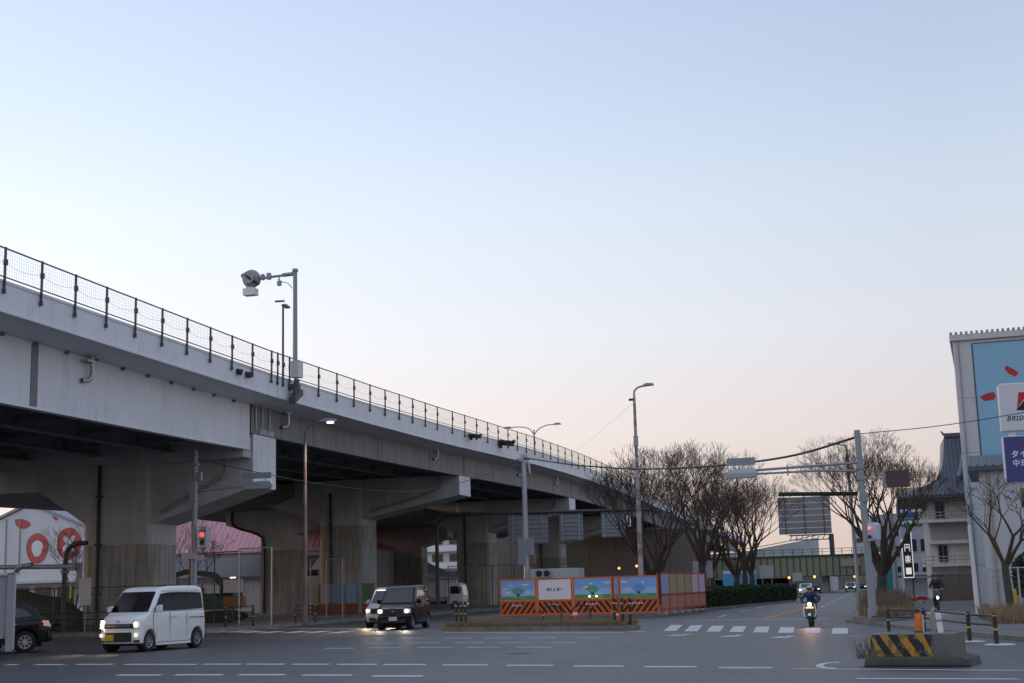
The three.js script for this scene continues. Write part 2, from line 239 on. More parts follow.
// ---------------------------------------------------------------- viaduct
const YC = [[60, 12.9], [-42, 12.82], [-64, 12.72], [-80, 12.95], [-93.7, 13.24], [-106, 13.56], [-122, 13.96], [-135, 14.16], [-147, 14.24], [-160, 14.22], [-181, 14.0], [-231, 13.1], [-330, 12]];
const yc = (z) => { for (let i = 0; i < YC.length - 1; i++) { const [a, p] = YC[i], [b, q] = YC[i + 1]; if (z <= a && z >= b) { let t = (z - a) / (b - a); return p + (q - p) * t; } } return 12; };
{
  const via = thing('expressway_viaduct', 'long grey steel and concrete expressway viaduct on T-shaped piers', 'viaduct');
  const zs = (a, b, n) => Array.from({ length: n + 1 }, (_, i) => a + ((b - a) * i) / n);
  const run = (a, b, n, sec) => loft(zs(a, b, n).map((z) => sec(z, yc(z)).map(([x, y]) => [x, y, z])));
  // outer face: thin coping, tall plain fascia, small lip at the bottom
  const fd = (z) => (z > -66 ? 1.16 : z > -95 ? 1.16 + (0.16 * (z + 66)) / -29 : 1.32);
  const fas = (z, y) => [[-29.0, y], [-29.35, y], [-29.35, y - fd(z) + 0.06], [-29.06, y - fd(z)], [-28.96, y - fd(z)], [-28.96, y - fd(z) + 0.1], [-29.0, y - fd(z) + 0.12], [-29.0, y - 0.1], [-28.97, y - 0.1], [-28.97, y]];
  const cuts = [40, -65.75, -104.6, -144.9, -180, -214, -248, -330];
  for (let i = 0; i < cuts.length - 1; i++) {
    const a = cuts[i] - (i ? 0.04 : 0), b = cuts[i + 1] + 0.04, n = Math.max(4, Math.round((a - b) / 6));
    part('parapet', [run(a, b, n, fas)], M.steelWhite, via);
    part('far_parapet', [run(a, b, n, (z, y) => [[-50.35, y], [-50, y], [-50, y - 1.3], [-50.35, y - 1.3]])], M.concrete, via);
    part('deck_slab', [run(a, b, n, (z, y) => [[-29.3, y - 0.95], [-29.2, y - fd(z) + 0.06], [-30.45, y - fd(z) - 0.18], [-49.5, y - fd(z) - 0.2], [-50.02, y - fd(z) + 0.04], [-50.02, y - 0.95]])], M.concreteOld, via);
    part('overhang_plate', [run(a, b, n, (z, y) => [[-29.05, y - fd(z) + 0.04], [-30.5, y - fd(z) - 0.21], [-30.5, y - fd(z) - 0.25], [-29.05, y - fd(z)]])], M.steelWhite, via);
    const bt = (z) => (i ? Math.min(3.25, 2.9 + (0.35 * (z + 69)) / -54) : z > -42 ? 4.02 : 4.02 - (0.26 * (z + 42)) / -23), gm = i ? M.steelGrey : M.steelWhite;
    for (const [k, x] of [-30.5, -34.6, -38.7, -42.8, -46.9].entries()) {
      const w = 0.06;
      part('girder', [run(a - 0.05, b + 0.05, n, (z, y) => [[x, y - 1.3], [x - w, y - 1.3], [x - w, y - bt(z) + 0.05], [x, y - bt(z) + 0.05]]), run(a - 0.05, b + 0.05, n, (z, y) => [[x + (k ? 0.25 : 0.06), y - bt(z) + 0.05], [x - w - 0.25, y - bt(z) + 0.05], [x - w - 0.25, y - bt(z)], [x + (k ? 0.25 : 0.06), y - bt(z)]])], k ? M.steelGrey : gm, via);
    }
    // cross frames between the girders
    const cf = []; for (let z = a - 3; z > b + 2; z -= 5.2) cf.push(bx(-46.8, -30.6, yc(z) - bt(z) + 0.2, yc(z) - bt(z) + 0.5, z - 0.1, z + 0.1), bx(-46.8, -30.6, yc(z) - 1.9, yc(z) - 1.7, z - 0.1, z + 0.1));
    part('cross_frame', cf, M.steelGrey, via, { kind: 'stuff' });
    // splice plates on the outer web
    const sp = i ? [0.22, 0.5, 0.78] : []; const zz = i ? sp.map((t) => a + (b - a) * t) : [-46.5, 20];
    for (const z of zz) part('splice_plate', [bx(-30.5, -30.47, yc(z) - bt(z) + 0.12, yc(z) - 1.45, z - 0.22, z + 0.22)], M.steelGrey, via);
  }
  // brackets under the overhang
  for (let z = -40; z > -66; z -= 2.15) part('bracket', [bx(-30.5, -30.34, yc(z) - 1.52, yc(z) - 1.4, z - 0.06, z + 0.06)], M.steelGrey, via);
  // end diaphragm beside the joint
  part('end_diaphragm', [bx(-46.5, -30.62, 8.95, 11.3, -65.6, -65.5)], M.steelGrey, via);
  for (const z of [-66.3, -67.1, -68.0]) part('conduit', [rod([-30.44, 8.9 + 1.2, z], [-30.44, 11.4, z], 0.035)], M.galv, via);
  // piers
  const rounded = (x0, x1, z0, z1, r) => { const p = []; const cs = [[x1 - r, z1 - r, 0], [x0 + r, z1 - r, 1], [x0 + r, z0 + r, 2], [x1 - r, z0 + r, 3]]; for (const [cx, cz, q] of cs) for (let k = 0; k <= 5; k++) { const a = (q + k / 5) * Math.PI / 2; p.push([cx + r * Math.cos(a), cz + r * Math.sin(a)]); } return p; };
  const piers = [[-65.9, -69.0, -38.1, 4.0, 9.85, 7.15, 5.5, 4.45], [-103, -106.3, -40.1, 3.7, 10.42, 8.9, 7.35, 6.9], [-143.2, -146.5, -41.0, 3.7, 10.93, 9.5, 7.6, 6.6], [-178.3, -181.6, -41, 3.7, 10.7, 9.3, 7.3, 5.6], [-212.3, -215.6, -41, 3.7, 10.1, 8.8, 7, 5], [-246, -249.3, -41, 3.7, 9.6, 8.3, 6.6, 5]];
  piers.forEach(([zf, zb, xc, w, top, tip, sof, stain], i) => {
    const xl = xc - w / 2, xr = xc + w / 2, d = zf - zb, zm = (zf + zb) / 2;
    const leftTip = -49.2, lk = i ? -46.5 : xl - 2.6;
    const arm = [[-30.5, top], [-30.5, tip], [xr + 0.3, sof + 0.08], [xr - 0.4, sof - 0.1], [xl + 0.4, sof - 0.1], [lk, tip + (i ? -0.2 : 0.25)], [leftTip, tip + 0.3], [leftTip, top]];
    const p = part('pier', [crease(ext(arm, d - 0.24).translate(0, 0, zm)), slab(rounded(xl, xr, zb, zf, 0.45), 0.1, top - 0.004)], M.concrete, via);
    part('end_plate', [ext([[top, -0.0], [top, -d + 0.3], [tip + 0.02, -d + 0.3], [tip + 0.02, 0]].map(([y, q]) => [q + d / 2 - 0.15, y]), 0.04).rotateY(Math.PI / 2).translate(-30.48, 0, zm)], M.steelWhite, p);  // added pale facing: brightness of the arm tip put into its colour
    if (i === 0) { part('bearing_seat', [bx(-46, -30.52, top - 1.25, top - 0.2, zf + 0.02, zf + 0.9)], M.concrete, p); part('bearing_upstand', [bx(-48, -30.48, top, top + 0.35, zb + 0.3, zf - 1.0)], M.concrete, p); }
    part('lower_coating', [slab(rounded(xl - 0.006, xr + 0.006, zb - 0.006, zf + 0.006, 0.45), 0.1, stain)], M.coated, p, { label: 'brown-streaked lower part of the pier' });
    part('drain_pipe', [tube([[-31.9, top + 0.1, zf + 0.1], [-31.9, tip + 0.75, zf + 0.1], [-32.4, tip + 0.42, zf + 0.1], [xr + 0.6, sof + 0.55, zf + 0.1]], 0.09, 8, 30)], M.galvDull, p);
    part('drain_pipe', [rod([xl + 1.05, 0.1, zf + 0.12], [xl + 1.05, top - 1, zf + 0.12], 0.1), ...[2, 4.5, 7].map((y) => box(0.36, 0.08, 0.3, xl + 1.05, y, zf + 0.1))], M.dark, p);
  });
  // drain elbows on the girder webs
  const elbow = (z, y, m) => part('drain_pipe', [tube([[-30.3, y, z], [-30.25, y - 0.75, z], [-30.3, y - 0.98, z + 0.12], [-30.42, y - 1.06, z + 0.5]], 0.1, 8, 24), bx(-30.5, -30.15, y - 0.28, y - 0.2, z - 0.2, z + 0.5)], m, via);
  elbow(-50.2, yc(-50) - 1.35, M.galv); elbow(-70.0, yc(-70) - 1.2, M.galv); elbow(-97, yc(-97) - 1.2, M.galv); elbow(-122, yc(-122) - 1.2, M.galv); elbow(-137, yc(-137) - 1.2, M.galv);
  // scupper stubs on the parapet
  for (const z of [-61.0, -62.0]) part('scupper', [rod([-29.1, yc(z) - 0.42, z], [-28.78, yc(z) - 0.52, z], 0.13, 0.16, 10)], M.dark, via);
}
{ // fence on the parapet
  const f = thing('parapet_fence', 'dark wire mesh fence running along the top of the viaduct parapet', 'fence');
  const Z = []; for (let z = -37.6; z > -69; z -= 2.27) Z.push(z); for (let z = -71.1; z > -95; z -= 2.72) Z.push(z); for (let z = -96.5; z > -262; z -= 3.2) Z.push(z);
  Z.splice(Z.findIndex((z) => z < -66), 0, -65.6, -66.3); Z.sort((a, b) => b - a);
  const post = join([box(0.07, 1.66, 0.07, 0, 0.34, 0), box(0.1, 0.16, 0.1, 0, -0.42, 0), box(0.12, 0.2, 0.12, 0.02, 0.62, 0)]);
  const panels = {};
  Z.forEach((z, i) => {
    const m = new THREE.Mesh(post, M.fencePost); m.name = 'post'; m.position.set(-28.93, yc(z), z); m.castShadow = true; f.add(m);
    if (i === Z.length - 1) return;
    const L = z - Z[i + 1], dy = yc(Z[i + 1]) - yc(z), key = L.toFixed(2);
    const g = panels[key] ??= (() => { const l = [bx(-0.02, 0.02, 1.1, 1.15, 0, -L), bx(-0.02, 0.02, 0.07, 0.11, 0, -L)]; for (let k = 1; k < L / 0.14; k++) l.push(bx(-0.003, 0.003, 0.1, 1.12, -k * 0.14 - 0.0011, -k * 0.14 + 0.0011)); for (const y of [0.24, 0.38, 0.52, 0.66, 0.8, 0.94]) l.push(bx(-0.003, 0.003, y - 0.0011, y + 0.0011, 0, -L)); return join(l); })();
    const p = new THREE.Mesh(g, M.wire); p.name = 'mesh_panel'; p.position.set(-28.93, yc(z), z); p.rotation.x = Math.atan2(dy, L); p.castShadow = true; f.add(p);
    if (i % 1 === 0 && i < 60) { const c = new THREE.Mesh(wireSag(L), M.wire); c.name = 'sagging_wire'; c.position.set(-28.9, yc(z) + 0.62, z); f.add(c); }
  });
  function wireSag(L) { const k = 's' + L.toFixed(2); return panels[k] ??= join([tube([[0, 0, 0], [0, -0.16, -L * 0.35], [0, -0.12, -L * 0.65], [0, 0, -L]], 0.005, 4, 8)]); }
}
{ // lower ramp behind the viaduct
  const r = thing('ramp_viaduct', 'darker lower ramp on single columns seen under the main viaduct', 'viaduct');
  const cx = (z) => (z > -112 ? -47.5 + (z + 112) * -0.18 : -47.5 + (z + 112) * 0.076);
  const sec = (z) => { const c = cx(z); return [[c + 5, 10.2, z], [c - 11, 10.2, z], [c - 11, 8.62, z], [c - 3.6, 8.75, z], [c + 3.6, 8.75, z], [c + 5, 9.3, z]]; };
  part('deck', [loft([20, -40, -80, -112, -150, -190].map(sec))], M.concreteOld, r);
  for (const z of [-66, -109, -150]) { const c = cx(z); const p = part('pier', [ext([[c + 4.6, 8.74], [c - 4.7, 8.74], [c - 4.7, 7.6], [c - 1.5, 6.6], [c - 1.5, 0], [c + 1.5, 0], [c + 1.5, 6.6], [c + 4.6, 7.6]], 2.2).translate(0, 0, z - 1.1)], M.concrete, r); if (z === -109) part('drain_pipe', [tube([[c - 4.1, 8.9, z + 0.1], [c - 4.0, 7.6, z + 0.1], [c - 2.2, 6.9, z + 0.1], [c - 1.4, 6.5, z + 0.1], [c - 1.2, 5.8, z + 0.1], [c - 1.2, 0.3, z + 0.1]], 0.09, 8, 30)], M.dark, p); part('lower_coating', [bx(c - 1.506, c + 1.506, 0, 5.4, z - 2.206, z + 0.006)], M.coated, p); }
}
{ // signal-camera pole, twin lamp behind it and two cameras on the fence
  const c = thing('camera_pole', 'grey pole with round camera head on a side arm above viaduct fence', 'camera pole', [-28.7, 12.1, -67.3]);
  part('pole', [rod([0, 0.9, 0], [0, 6.5, 0], 0.13, 0.11, 10), rod([0, 6.4, 0], [0, 6.55, 0], 0.17)], M.galvDull, c);
  const turnArm = (...l) => l.flat(9).map((g) => g.rotateY(-Math.PI / 2));
  part('arm', turnArm(rod([0, 6.3, 0], [0, 6.2, 2.1], 0.07), rod([0, 6.3, 0.1], [0, 6.28, 0.7], 0.11), box(0.2, 0.34, 0.2, 0, 6.28, 1.5), box(0.2, 0.3, 0.16, 0, 6.26, 1.85), box(0.16, 0.26, 0.2, 0, 5.85, 0.9), rod([0, 6.2, 0.9], [0, 5.9, 0.9], 0.03)), M.galvDull, c);
  const h = part('camera_head', turnArm(new THREE.SphereGeometry(0.5, 20, 14).scale(0.8, 1, 1).translate(0, 6.22, 2.5), rod([-0.45, 6.22, 2.5], [0.45, 6.22, 2.5], 0.34, 0.34, 14)), M.galvDull, c);
  part('lens_band', turnArm(new THREE.TorusGeometry(0.46, 0.06, 8, 26).rotateX(0.9).translate(0, 6.22, 2.5), new THREE.SphereGeometry(0.2, 12, 8).scale(1, 0.7, 1).translate(0.1, 6.4, 2.86)), M.black, h);
  part('control_box', turnArm(box(0.5, 0.36, 0.68, 0, 5.5, 2.55), box(0.3, 0.14, 0.4, 0, 5.72, 2.55)), M.white, c);
  part('junction_box', [box(0.45, 0.85, 0.65, 0.08, 1.15, 0)], M.galv, c);
  part('bracket', [box(0.5, 0.25, 0.5, -0.05, 0.25, 0), ext([[-0.5, -0.75], [0.6, -0.15], [0.6, 0.1], [0.25, 0.12], [-0.5, -0.4]], 0.35).rotateY(Math.PI / 2).translate(0.12, 0, 0.2), rod([0.1, 0.6, 0], [0.1, -0.2, 0.25], 0.16)], M.fencePost, c);
  part('cable', turnArm(tube([[0, 6.1, 1.0], [0.05, 5.9, 0.7], [0.05, 5.8, 0.4], [0.1, 5.5, 0.12]], 0.02, 6, 20)), M.black, c);
  const l = thing('twin_lamp_post', 'thin dark lamp post with two flat heads behind viaduct fence', 'lamp post', [-31, 12.0, -71]);
  part('pole', [rod([0, 0, 0], [0, 5.6, 0], 0.07, 0.06)], M.fencePost, l);
  part('lamp_head', [box(0.28, 0.1, 0.75, 0, 5.72, 0.45, 0, 0.2)], M.fencePost, l); part('lamp_head', [box(0.28, 0.1, 0.6, 0, 5.6, -0.4, 0, -0.1)], M.galvDull, l);
  const cam = thing('surveillance_camera', 'dark camera unit fixed low on fence, nearest the camera pole', 'camera', [-28.5, yc(-101) - 0.4, -100.7], 1.15); cam.scale.setScalar(0.75);
  part('body', [box(0.4, 0.34, 1.3, 0.1, 0, 0, 0, 0.15), box(0.5, 0.06, 1.5, 0.1, 0.22, 0, 0, 0.15)], M.black, cam); part('mount', [box(0.3, 0.5, 0.14, -0.15, -0.1, -0.3), rod([-0.3, 0, -0.5], [0.1, 0, -0.5], 0.08)], M.black, cam);
  part('lens', [rod([0.1, 0.1, 0.66], [0.1, 0.12, 0.85], 0.14, 0.14, 10)], M.glass, cam);
  copy(cam, [-28.5, yc(-110) - 0.3, -109.8], 1.3, 'larger dark camera unit fixed on fence further along the viaduct', 1.05);
}
// ---------------------------------------------------------------- trees, hedge, grass
function branchGeo(list) {                            // list of [p0, p1, r0, r1, sides]
  const pos = [], nor = [], u = V(), w = V(), d = V();
  for (const [a, b, r0, r1, n] of list) {
    d.subVectors(b, a).normalize(); u.set(Math.abs(d.y) > 0.9 ? 1 : 0, Math.abs(d.y) > 0.9 ? 0 : 1, 0).cross(d).normalize(); w.crossVectors(d, u);
    for (let k = 0; k < n; k++) {
      const t0 = (k / n) * 2 * Math.PI, t1 = ((k + 1) / n) * 2 * Math.PI, q = [[a, r0, t0], [a, r0, t1], [b, r1, t1], [a, r0, t0], [b, r1, t1], [b, r1, t0]];
      for (const [c, r, t] of q) { const nx = u.x * Math.cos(t) + w.x * Math.sin(t), ny = u.y * Math.cos(t) + w.y * Math.sin(t), nz = u.z * Math.cos(t) + w.z * Math.sin(t); pos.push(c.x + nx * r, c.y + ny * r, c.z + nz * r); nor.push(nx, ny, nz); }
    }
  }
  const g = new THREE.BufferGeometry(); g.setAttribute('position', new THREE.Float32BufferAttribute(pos, 3)); g.setAttribute('normal', new THREE.Float32BufferAttribute(nor, 3)); return g;
}
function treeShape({ h = 12, trunk = 2.4, r = 0.26, limbs = 5, spread = 0.5, levels = 6, twig = 0.011, droop = 0, keep = 0.78, lean = 0, dense }) {
  const T = [], K = [];
  const grow = (p, dir, len, rad, lv, out) => {
    let a = p.clone(), d = dir.clone(); const n = lv > 3 ? 3 : 2, end = Math.max(twig * 0.7, rad * 0.66);
    for (let i = 0; i < n; i++) {
      d.add(V(rr(-1, 1), rr(-0.6, 1) * 0.7, rr(-1, 1)).multiplyScalar(0.16)); d.y += 0.05 - droop * (lv < 3 ? 0.12 : 0); d.normalize();
      const b = a.clone().addScaledVector(d, len / n), r0 = rad + (end - rad) * (i / n), r1 = rad + (end - rad) * ((i + 1) / n);
      out.push([a, b, r0, r1, lv > 4 ? 7 : lv > 2 ? 5 : 3]);
      if (lv > 0 && lv < 4 && rnd() < (dense ?? 0.5)) side(b, d, len * 0.55, Math.max(twig * 0.7, r1 * 0.5), lv - 2);
      a = b;
    }
    if (lv <= 0) return;
    const kids = rnd() < 0.45 ? 3 : 2, ph = rr(0, 6.28);
    for (let k = 0; k < kids; k++) {
      const ax = V(Math.cos(ph + (k / kids) * 6.28), rr(-0.2, 0.2), Math.sin(ph + (k / kids) * 6.28)), nd = d.clone().addScaledVector(ax, rr(0.28, 0.5) + spread * 0.2).normalize();
      grow(a, nd, len * rr(keep - 0.1, keep + 0.06), end * rr(0.66, 0.85), lv - 1, K);
    }
  };
  const side = (p, d, len, rad, lv) => grow(p, d.clone().add(V(rr(-1, 1), rr(-0.3, 0.6), rr(-1, 1)).multiplyScalar(0.8)).normalize(), len, rad, Math.max(0, Math.min(lv, 2)), K);
  let a = V(0, 0, 0), d = V(lean, 1, 0).normalize();
  T.push([V(0, -0.1, 0), V(0, 0.25, 0), r * 1.5, r * 1.12, 10]);
  for (let i = 0; i < 4; i++) { const b = a.clone().addScaledVector(d, trunk / 4); T.push([a, b, r * (1.12 - i * 0.06), r * (1.06 - i * 0.06), 10]); a = b; d.add(V(rr(-1, 1), 0, rr(-1, 1)).multiplyScalar(0.07)).normalize(); }
  const ph = rr(0, 6.28), L = (h - trunk) * 0.3;
  for (let k = 0; k < limbs; k++) { const t = ph + (k / limbs) * 6.28 + rr(-0.3, 0.3), s = spread * rr(0.6, 1.25); grow(a.clone().add(V(0, rr(-0.4, 0.1), 0)), V(Math.cos(t) * s, 1, Math.sin(t) * s).normalize(), L * rr(0.85, 1.15), r * rr(0.5, 0.7), levels, T.length < 40 ? K : K); }
  return { trunk: branchGeo(T), crown: branchGeo(K), n: K.length };
}
function tree(name, label, pos, turn, group, shapeOf, scale = 1) {
  const o = thing(name, label, 'tree', pos, turn, group); o.scale.setScalar(scale);
  part('trunk', [shapeOf.trunk], M.bark, o); part('crown', [shapeOf.crown], M.twig, o); return o;
}
{
  const forms = [treeShape({ h: 9.7, spread: 0.62, levels: 6, limbs: 6, trunk: 2.0, dense: 0.7, twig: 0.013 }), treeShape({ h: 9.9, spread: 0.5, limbs: 5, levels: 6, trunk: 2.6, dense: 0.7, twig: 0.013 }), treeShape({ h: 9.4, spread: 0.55, limbs: 5, levels: 6, trunk: 2.2, dense: 0.6, twig: 0.013 })];
  const spots = [[-15.2, -98, 0, 1.12, 'bare tree leaning wide behind the work-site fence, nearest the viaduct'], [-12.9, -108, 1, 1.16, 'tallest bare tree just right of the tall pale street lamp'], [-13.9, -124, 2, 1.12, 'bare tree directly behind the tallest median tree'], [-12.8, -134, 0, 1.14, 'bare median tree above the middle of the hedge'], [-13.3, -149, 1, 1.12, 'bare median tree before the green bridge, viaduct side'], [-11.9, -141, 2, 1.08, 'rightmost bare median tree near the far end of hedge'], [-17.4, -118, 1, 1.0, 'bare tree standing close under the viaduct edge behind others']];
  spots.forEach(([x, z, f, s, l], i) => tree('bare_tree', l, [x, 0.1, z], i * 1.9, 'bare trees along the median', forms[f], s));
  tree('zelkova_tree', 'large bare vase-shaped tree behind the signal pole on right', [0.25, 0.1, -85], 0.7, undefined, treeShape({ h: 9.0, spread: 0.5, limbs: 8, levels: 7, trunk: 1.9, r: 0.3, twig: 0.009, dense: 0.35, keep: 0.76 }), 1);
  tree('pollarded_tree', 'small knotty bare tree with drooping twigs beside the sign tower', [4.95, 0.1, -58.5], 2.2, undefined, treeShape({ h: 6.2, spread: 0.75, limbs: 4, levels: 5, trunk: 2.2, r: 0.15, droop: 1.3, keep: 0.72, twig: 0.01 }), 0.98);
  const sm = treeShape({ h: 6, spread: 0.7, limbs: 5, levels: 5, trunk: 0.9, r: 0.1, twig: 0.012 });
  for (const [x, z, s, l] of [[-49, -80, 0.95, 'bare shrubby tree in front of the white warehouse gable'], [-47, -92, 1.1, 'bare tree left of the green excavator under the viaduct']]) tree('thin_tree', l, [x, 0.1, z], x, 'bare thin trees beyond the viaduct', sm, s);
}
function leafMass(n, place, size, tilt = 1) {         // small folded leaves spread through a volume
  const pos = []; const q = new THREE.Quaternion(), e = new THREE.Euler(), c = V(), a = V();
  for (let i = 0; i < n; i++) {
    place(c); e.set(rr(-tilt, tilt) * 1.6, rr(0, 6.28), rr(-tilt, tilt) * 1.6); q.setFromEuler(e); const s = size * rr(0.6, 1.3);
    const P = [[0, 0, -s], [s * 0.55, s * 0.2, 0], [0, 0, s], [0, 0, -s], [0, 0, s], [-s * 0.55, s * 0.2, 0]];
    for (const p of P) { a.set(...p).applyQuaternion(q).add(c); pos.push(a.x, a.y, a.z); }
  }
  const g = new THREE.BufferGeometry(); g.setAttribute('position', new THREE.Float32BufferAttribute(pos, 3)); g.computeVertexNormals(); return g;
}
{ // clipped hedge along the median
  const h = thing('hedge', 'dense dark green clipped hedge along the median kerb', 'hedge', [-9.55, 0.12, -108], -0.124);
  part('stems', [bx(-0.55, 0.55, 0, 0.95, -17, 17)], M.hedge, h);
  const bump = (z) => 0.12 * Math.sin(z * 1.7) + 0.1 * Math.sin(z * 0.63 + 1);
  part('foliage', [leafMass(16000, (c) => { const z = rr(-17.4, 17.4), f = rnd(); c.set(f < 0.5 ? 0.62 + rr(-0.1, 0.1) : rr(-0.75, 0.7), 0, z); c.y = f < 0.5 ? rr(0, 1.2) + bump(z) * 0.5 : 1.12 + bump(z) + rr(-0.15, 0.12); }, 0.09)], M.hedge, h);
  const b = thing('evergreen_shrub', 'dark evergreen shrub beside the white annex wall', 'shrub', [6.7, 0.1, -68]);
  part('stem', [rod([0, 0, 0], [0, 1.2, 0], 0.06)], M.bark, b); part('foliage', [leafMass(2600, (c) => { c.set(rr(-1, 1), rr(-1, 1), rr(-1, 1)); c.normalize().multiplyScalar(Math.cbrt(rnd())); c.set(c.x * 0.8, 1.5 + c.y * 1.1, c.z * 0.8); }, 0.1)], M.hedge, b);
}
function grassPatch(name, label, n, place, h, m) {
  const pos = [], c = V();
  for (let i = 0; i < n; i++) { place(c); const t = rr(0, 6.28), w = 0.015 + 0.012 * rnd(), l = h * rr(0.4, 1.2), bx0 = Math.cos(t), bz = Math.sin(t), lx = rr(-0.5, 0.5) * l, lz = rr(-0.5, 0.5) * l; pos.push(c.x - bx0 * w, c.y, c.z - bz * w, c.x + bx0 * w, c.y, c.z + bz * w, c.x + lx, c.y + l, c.z + lz); }
  const g = new THREE.BufferGeometry(); g.setAttribute('position', new THREE.Float32BufferAttribute(pos, 3)); g.computeVertexNormals();
  const o = part(numbered(name), [g], m, scene, { kind: 'stuff', label }); o.userData.category = 'grass'; return o;
}
{ // planted island in front of the work site
  const o = thing('planted_island', 'long low kerbed traffic island with dry clipped grass on top', 'traffic island');
  const P = [[-17.9, -57.6], [-17.4, -56.6], [-9.6, -52.9], [-8.9, -53.2], [-8.9, -54.2], [-10.5, -58.5], [-16.8, -60.2], [-17.9, -59]];
  part('kerb', [slab(P, 0, 0.16)], M.concreteOld, o); part('soil', [slab(P.map(([x, z]) => [x * 0.97 - 0.4, (z + 56.8) * 0.9 - 56.8]), 0.12, 0.2)], M.earth, o);
  grassPatch('dry_grass', 'straw-coloured dry grass covering the traffic island', 16000, (c) => { const t = rnd(), s = rnd(); const x = -17.6 + t * 8.3; const z0 = -56.9 + t * 3.6, z1 = -59.2 + t * 3.0; c.set(x, 0.17, z0 + (z1 - z0) * s); }, 0.2, M.dryGrass);
  const bed = thing('planting_bed', 'kerbed roadside bed of dry brown shrubs round the signal pole', 'planting bed');
  const Q = [[-1.0, -57], [-1.0, -88], [1.6, -88], [1.9, -62], [0.7, -54.5], [-0.3, -53.6]];
  part('kerb', [slab(Q, 0.05, 0.24)], M.concreteOld, bed); part('soil', [slab(Q.map(([x, z]) => [(x - 0.4) * 0.86 + 0.4, (z + 71) * 0.97 - 71]), 0.2, 0.3)], M.earth, bed);
  grassPatch('dry_grass', 'brown dry weeds in the roadside bed round the big bare tree', 9000, (c) => { for (let t = 0; t < 12; t++) { const z = rr(-87, -54.6), w = z > -60 ? (z < -57 ? 0.95 : 0.5) : 1, x = 0.35 + rr(-1.15, 1.15) * w; c.set(x, 0.24, z); if (fbm(x * 0.11 + 0.3, z * 0.11 + 9, 12, 3, 44) > 0.42 + 0.2 * rnd()) break; } }, 0.36, M.dryGrass);
  part('shrub_twigs', [branchGeo((() => { const l = []; for (let i = 0; i < 1500; i++) { const z = rr(-86, -58), x = rr(-0.7, 1.3), p = V(x, 0.28, z), q = V(x + rr(-0.4, 0.4), 0.28 + rr(0.25, 0.95), z + rr(-0.4, 0.4)); l.push([p, q, 0.012, 0.005, 3]); } return l; })())], M.dryGrassDark, bed);
  grassPatch('dry_grass', 'dry brown grass strip below the pollarded tree on right', 5000, (c) => c.set(rr(3.6, 9), 0.1, rr(-57, -48.5)), 0.55, M.dryGrass);
  const md = thing('soil_mound', 'brown heap of soil behind the railing at far left', 'mound', [-45, 0.1, -66.5]);
  { const g = new THREE.SphereGeometry(1, 28, 12, 0, 6.3, 0, 1.57); const p = g.attributes.position; for (let i = 0; i < p.count; i++) { const x = p.getX(i), z = p.getZ(i), k = 1 + 0.25 * (fbm(x * 0.5 + 0.5, z * 0.5 + 0.5, 6, 3, 3) - 0.5); p.setXYZ(i, x * 5.2 * k, p.getY(i) * 2.3 * k, z * 2.5 * k); } g.computeVertexNormals(); part('soil', [g], M.earth, md); }
  const tp = thing('blue_tarp', 'crumpled blue tarpaulin at the foot of the soil heap', 'tarpaulin', [-41.5, 0.12, -63.2]);
  { const g = new THREE.PlaneGeometry(3.4, 1.6, 30, 14).rotateX(-Math.PI / 2); const p = g.attributes.position; for (let i = 0; i < p.count; i++) p.setY(i, 0.75 * fbm(p.getX(i) / 4 + 0.5, p.getZ(i) / 4 + 0.5, 10, 3, 5) + 0.02); g.computeVertexNormals(); part('sheet', [g], mat(0.03, 0.13, 0.4, { roughness: 0.5 }), tp); }
}
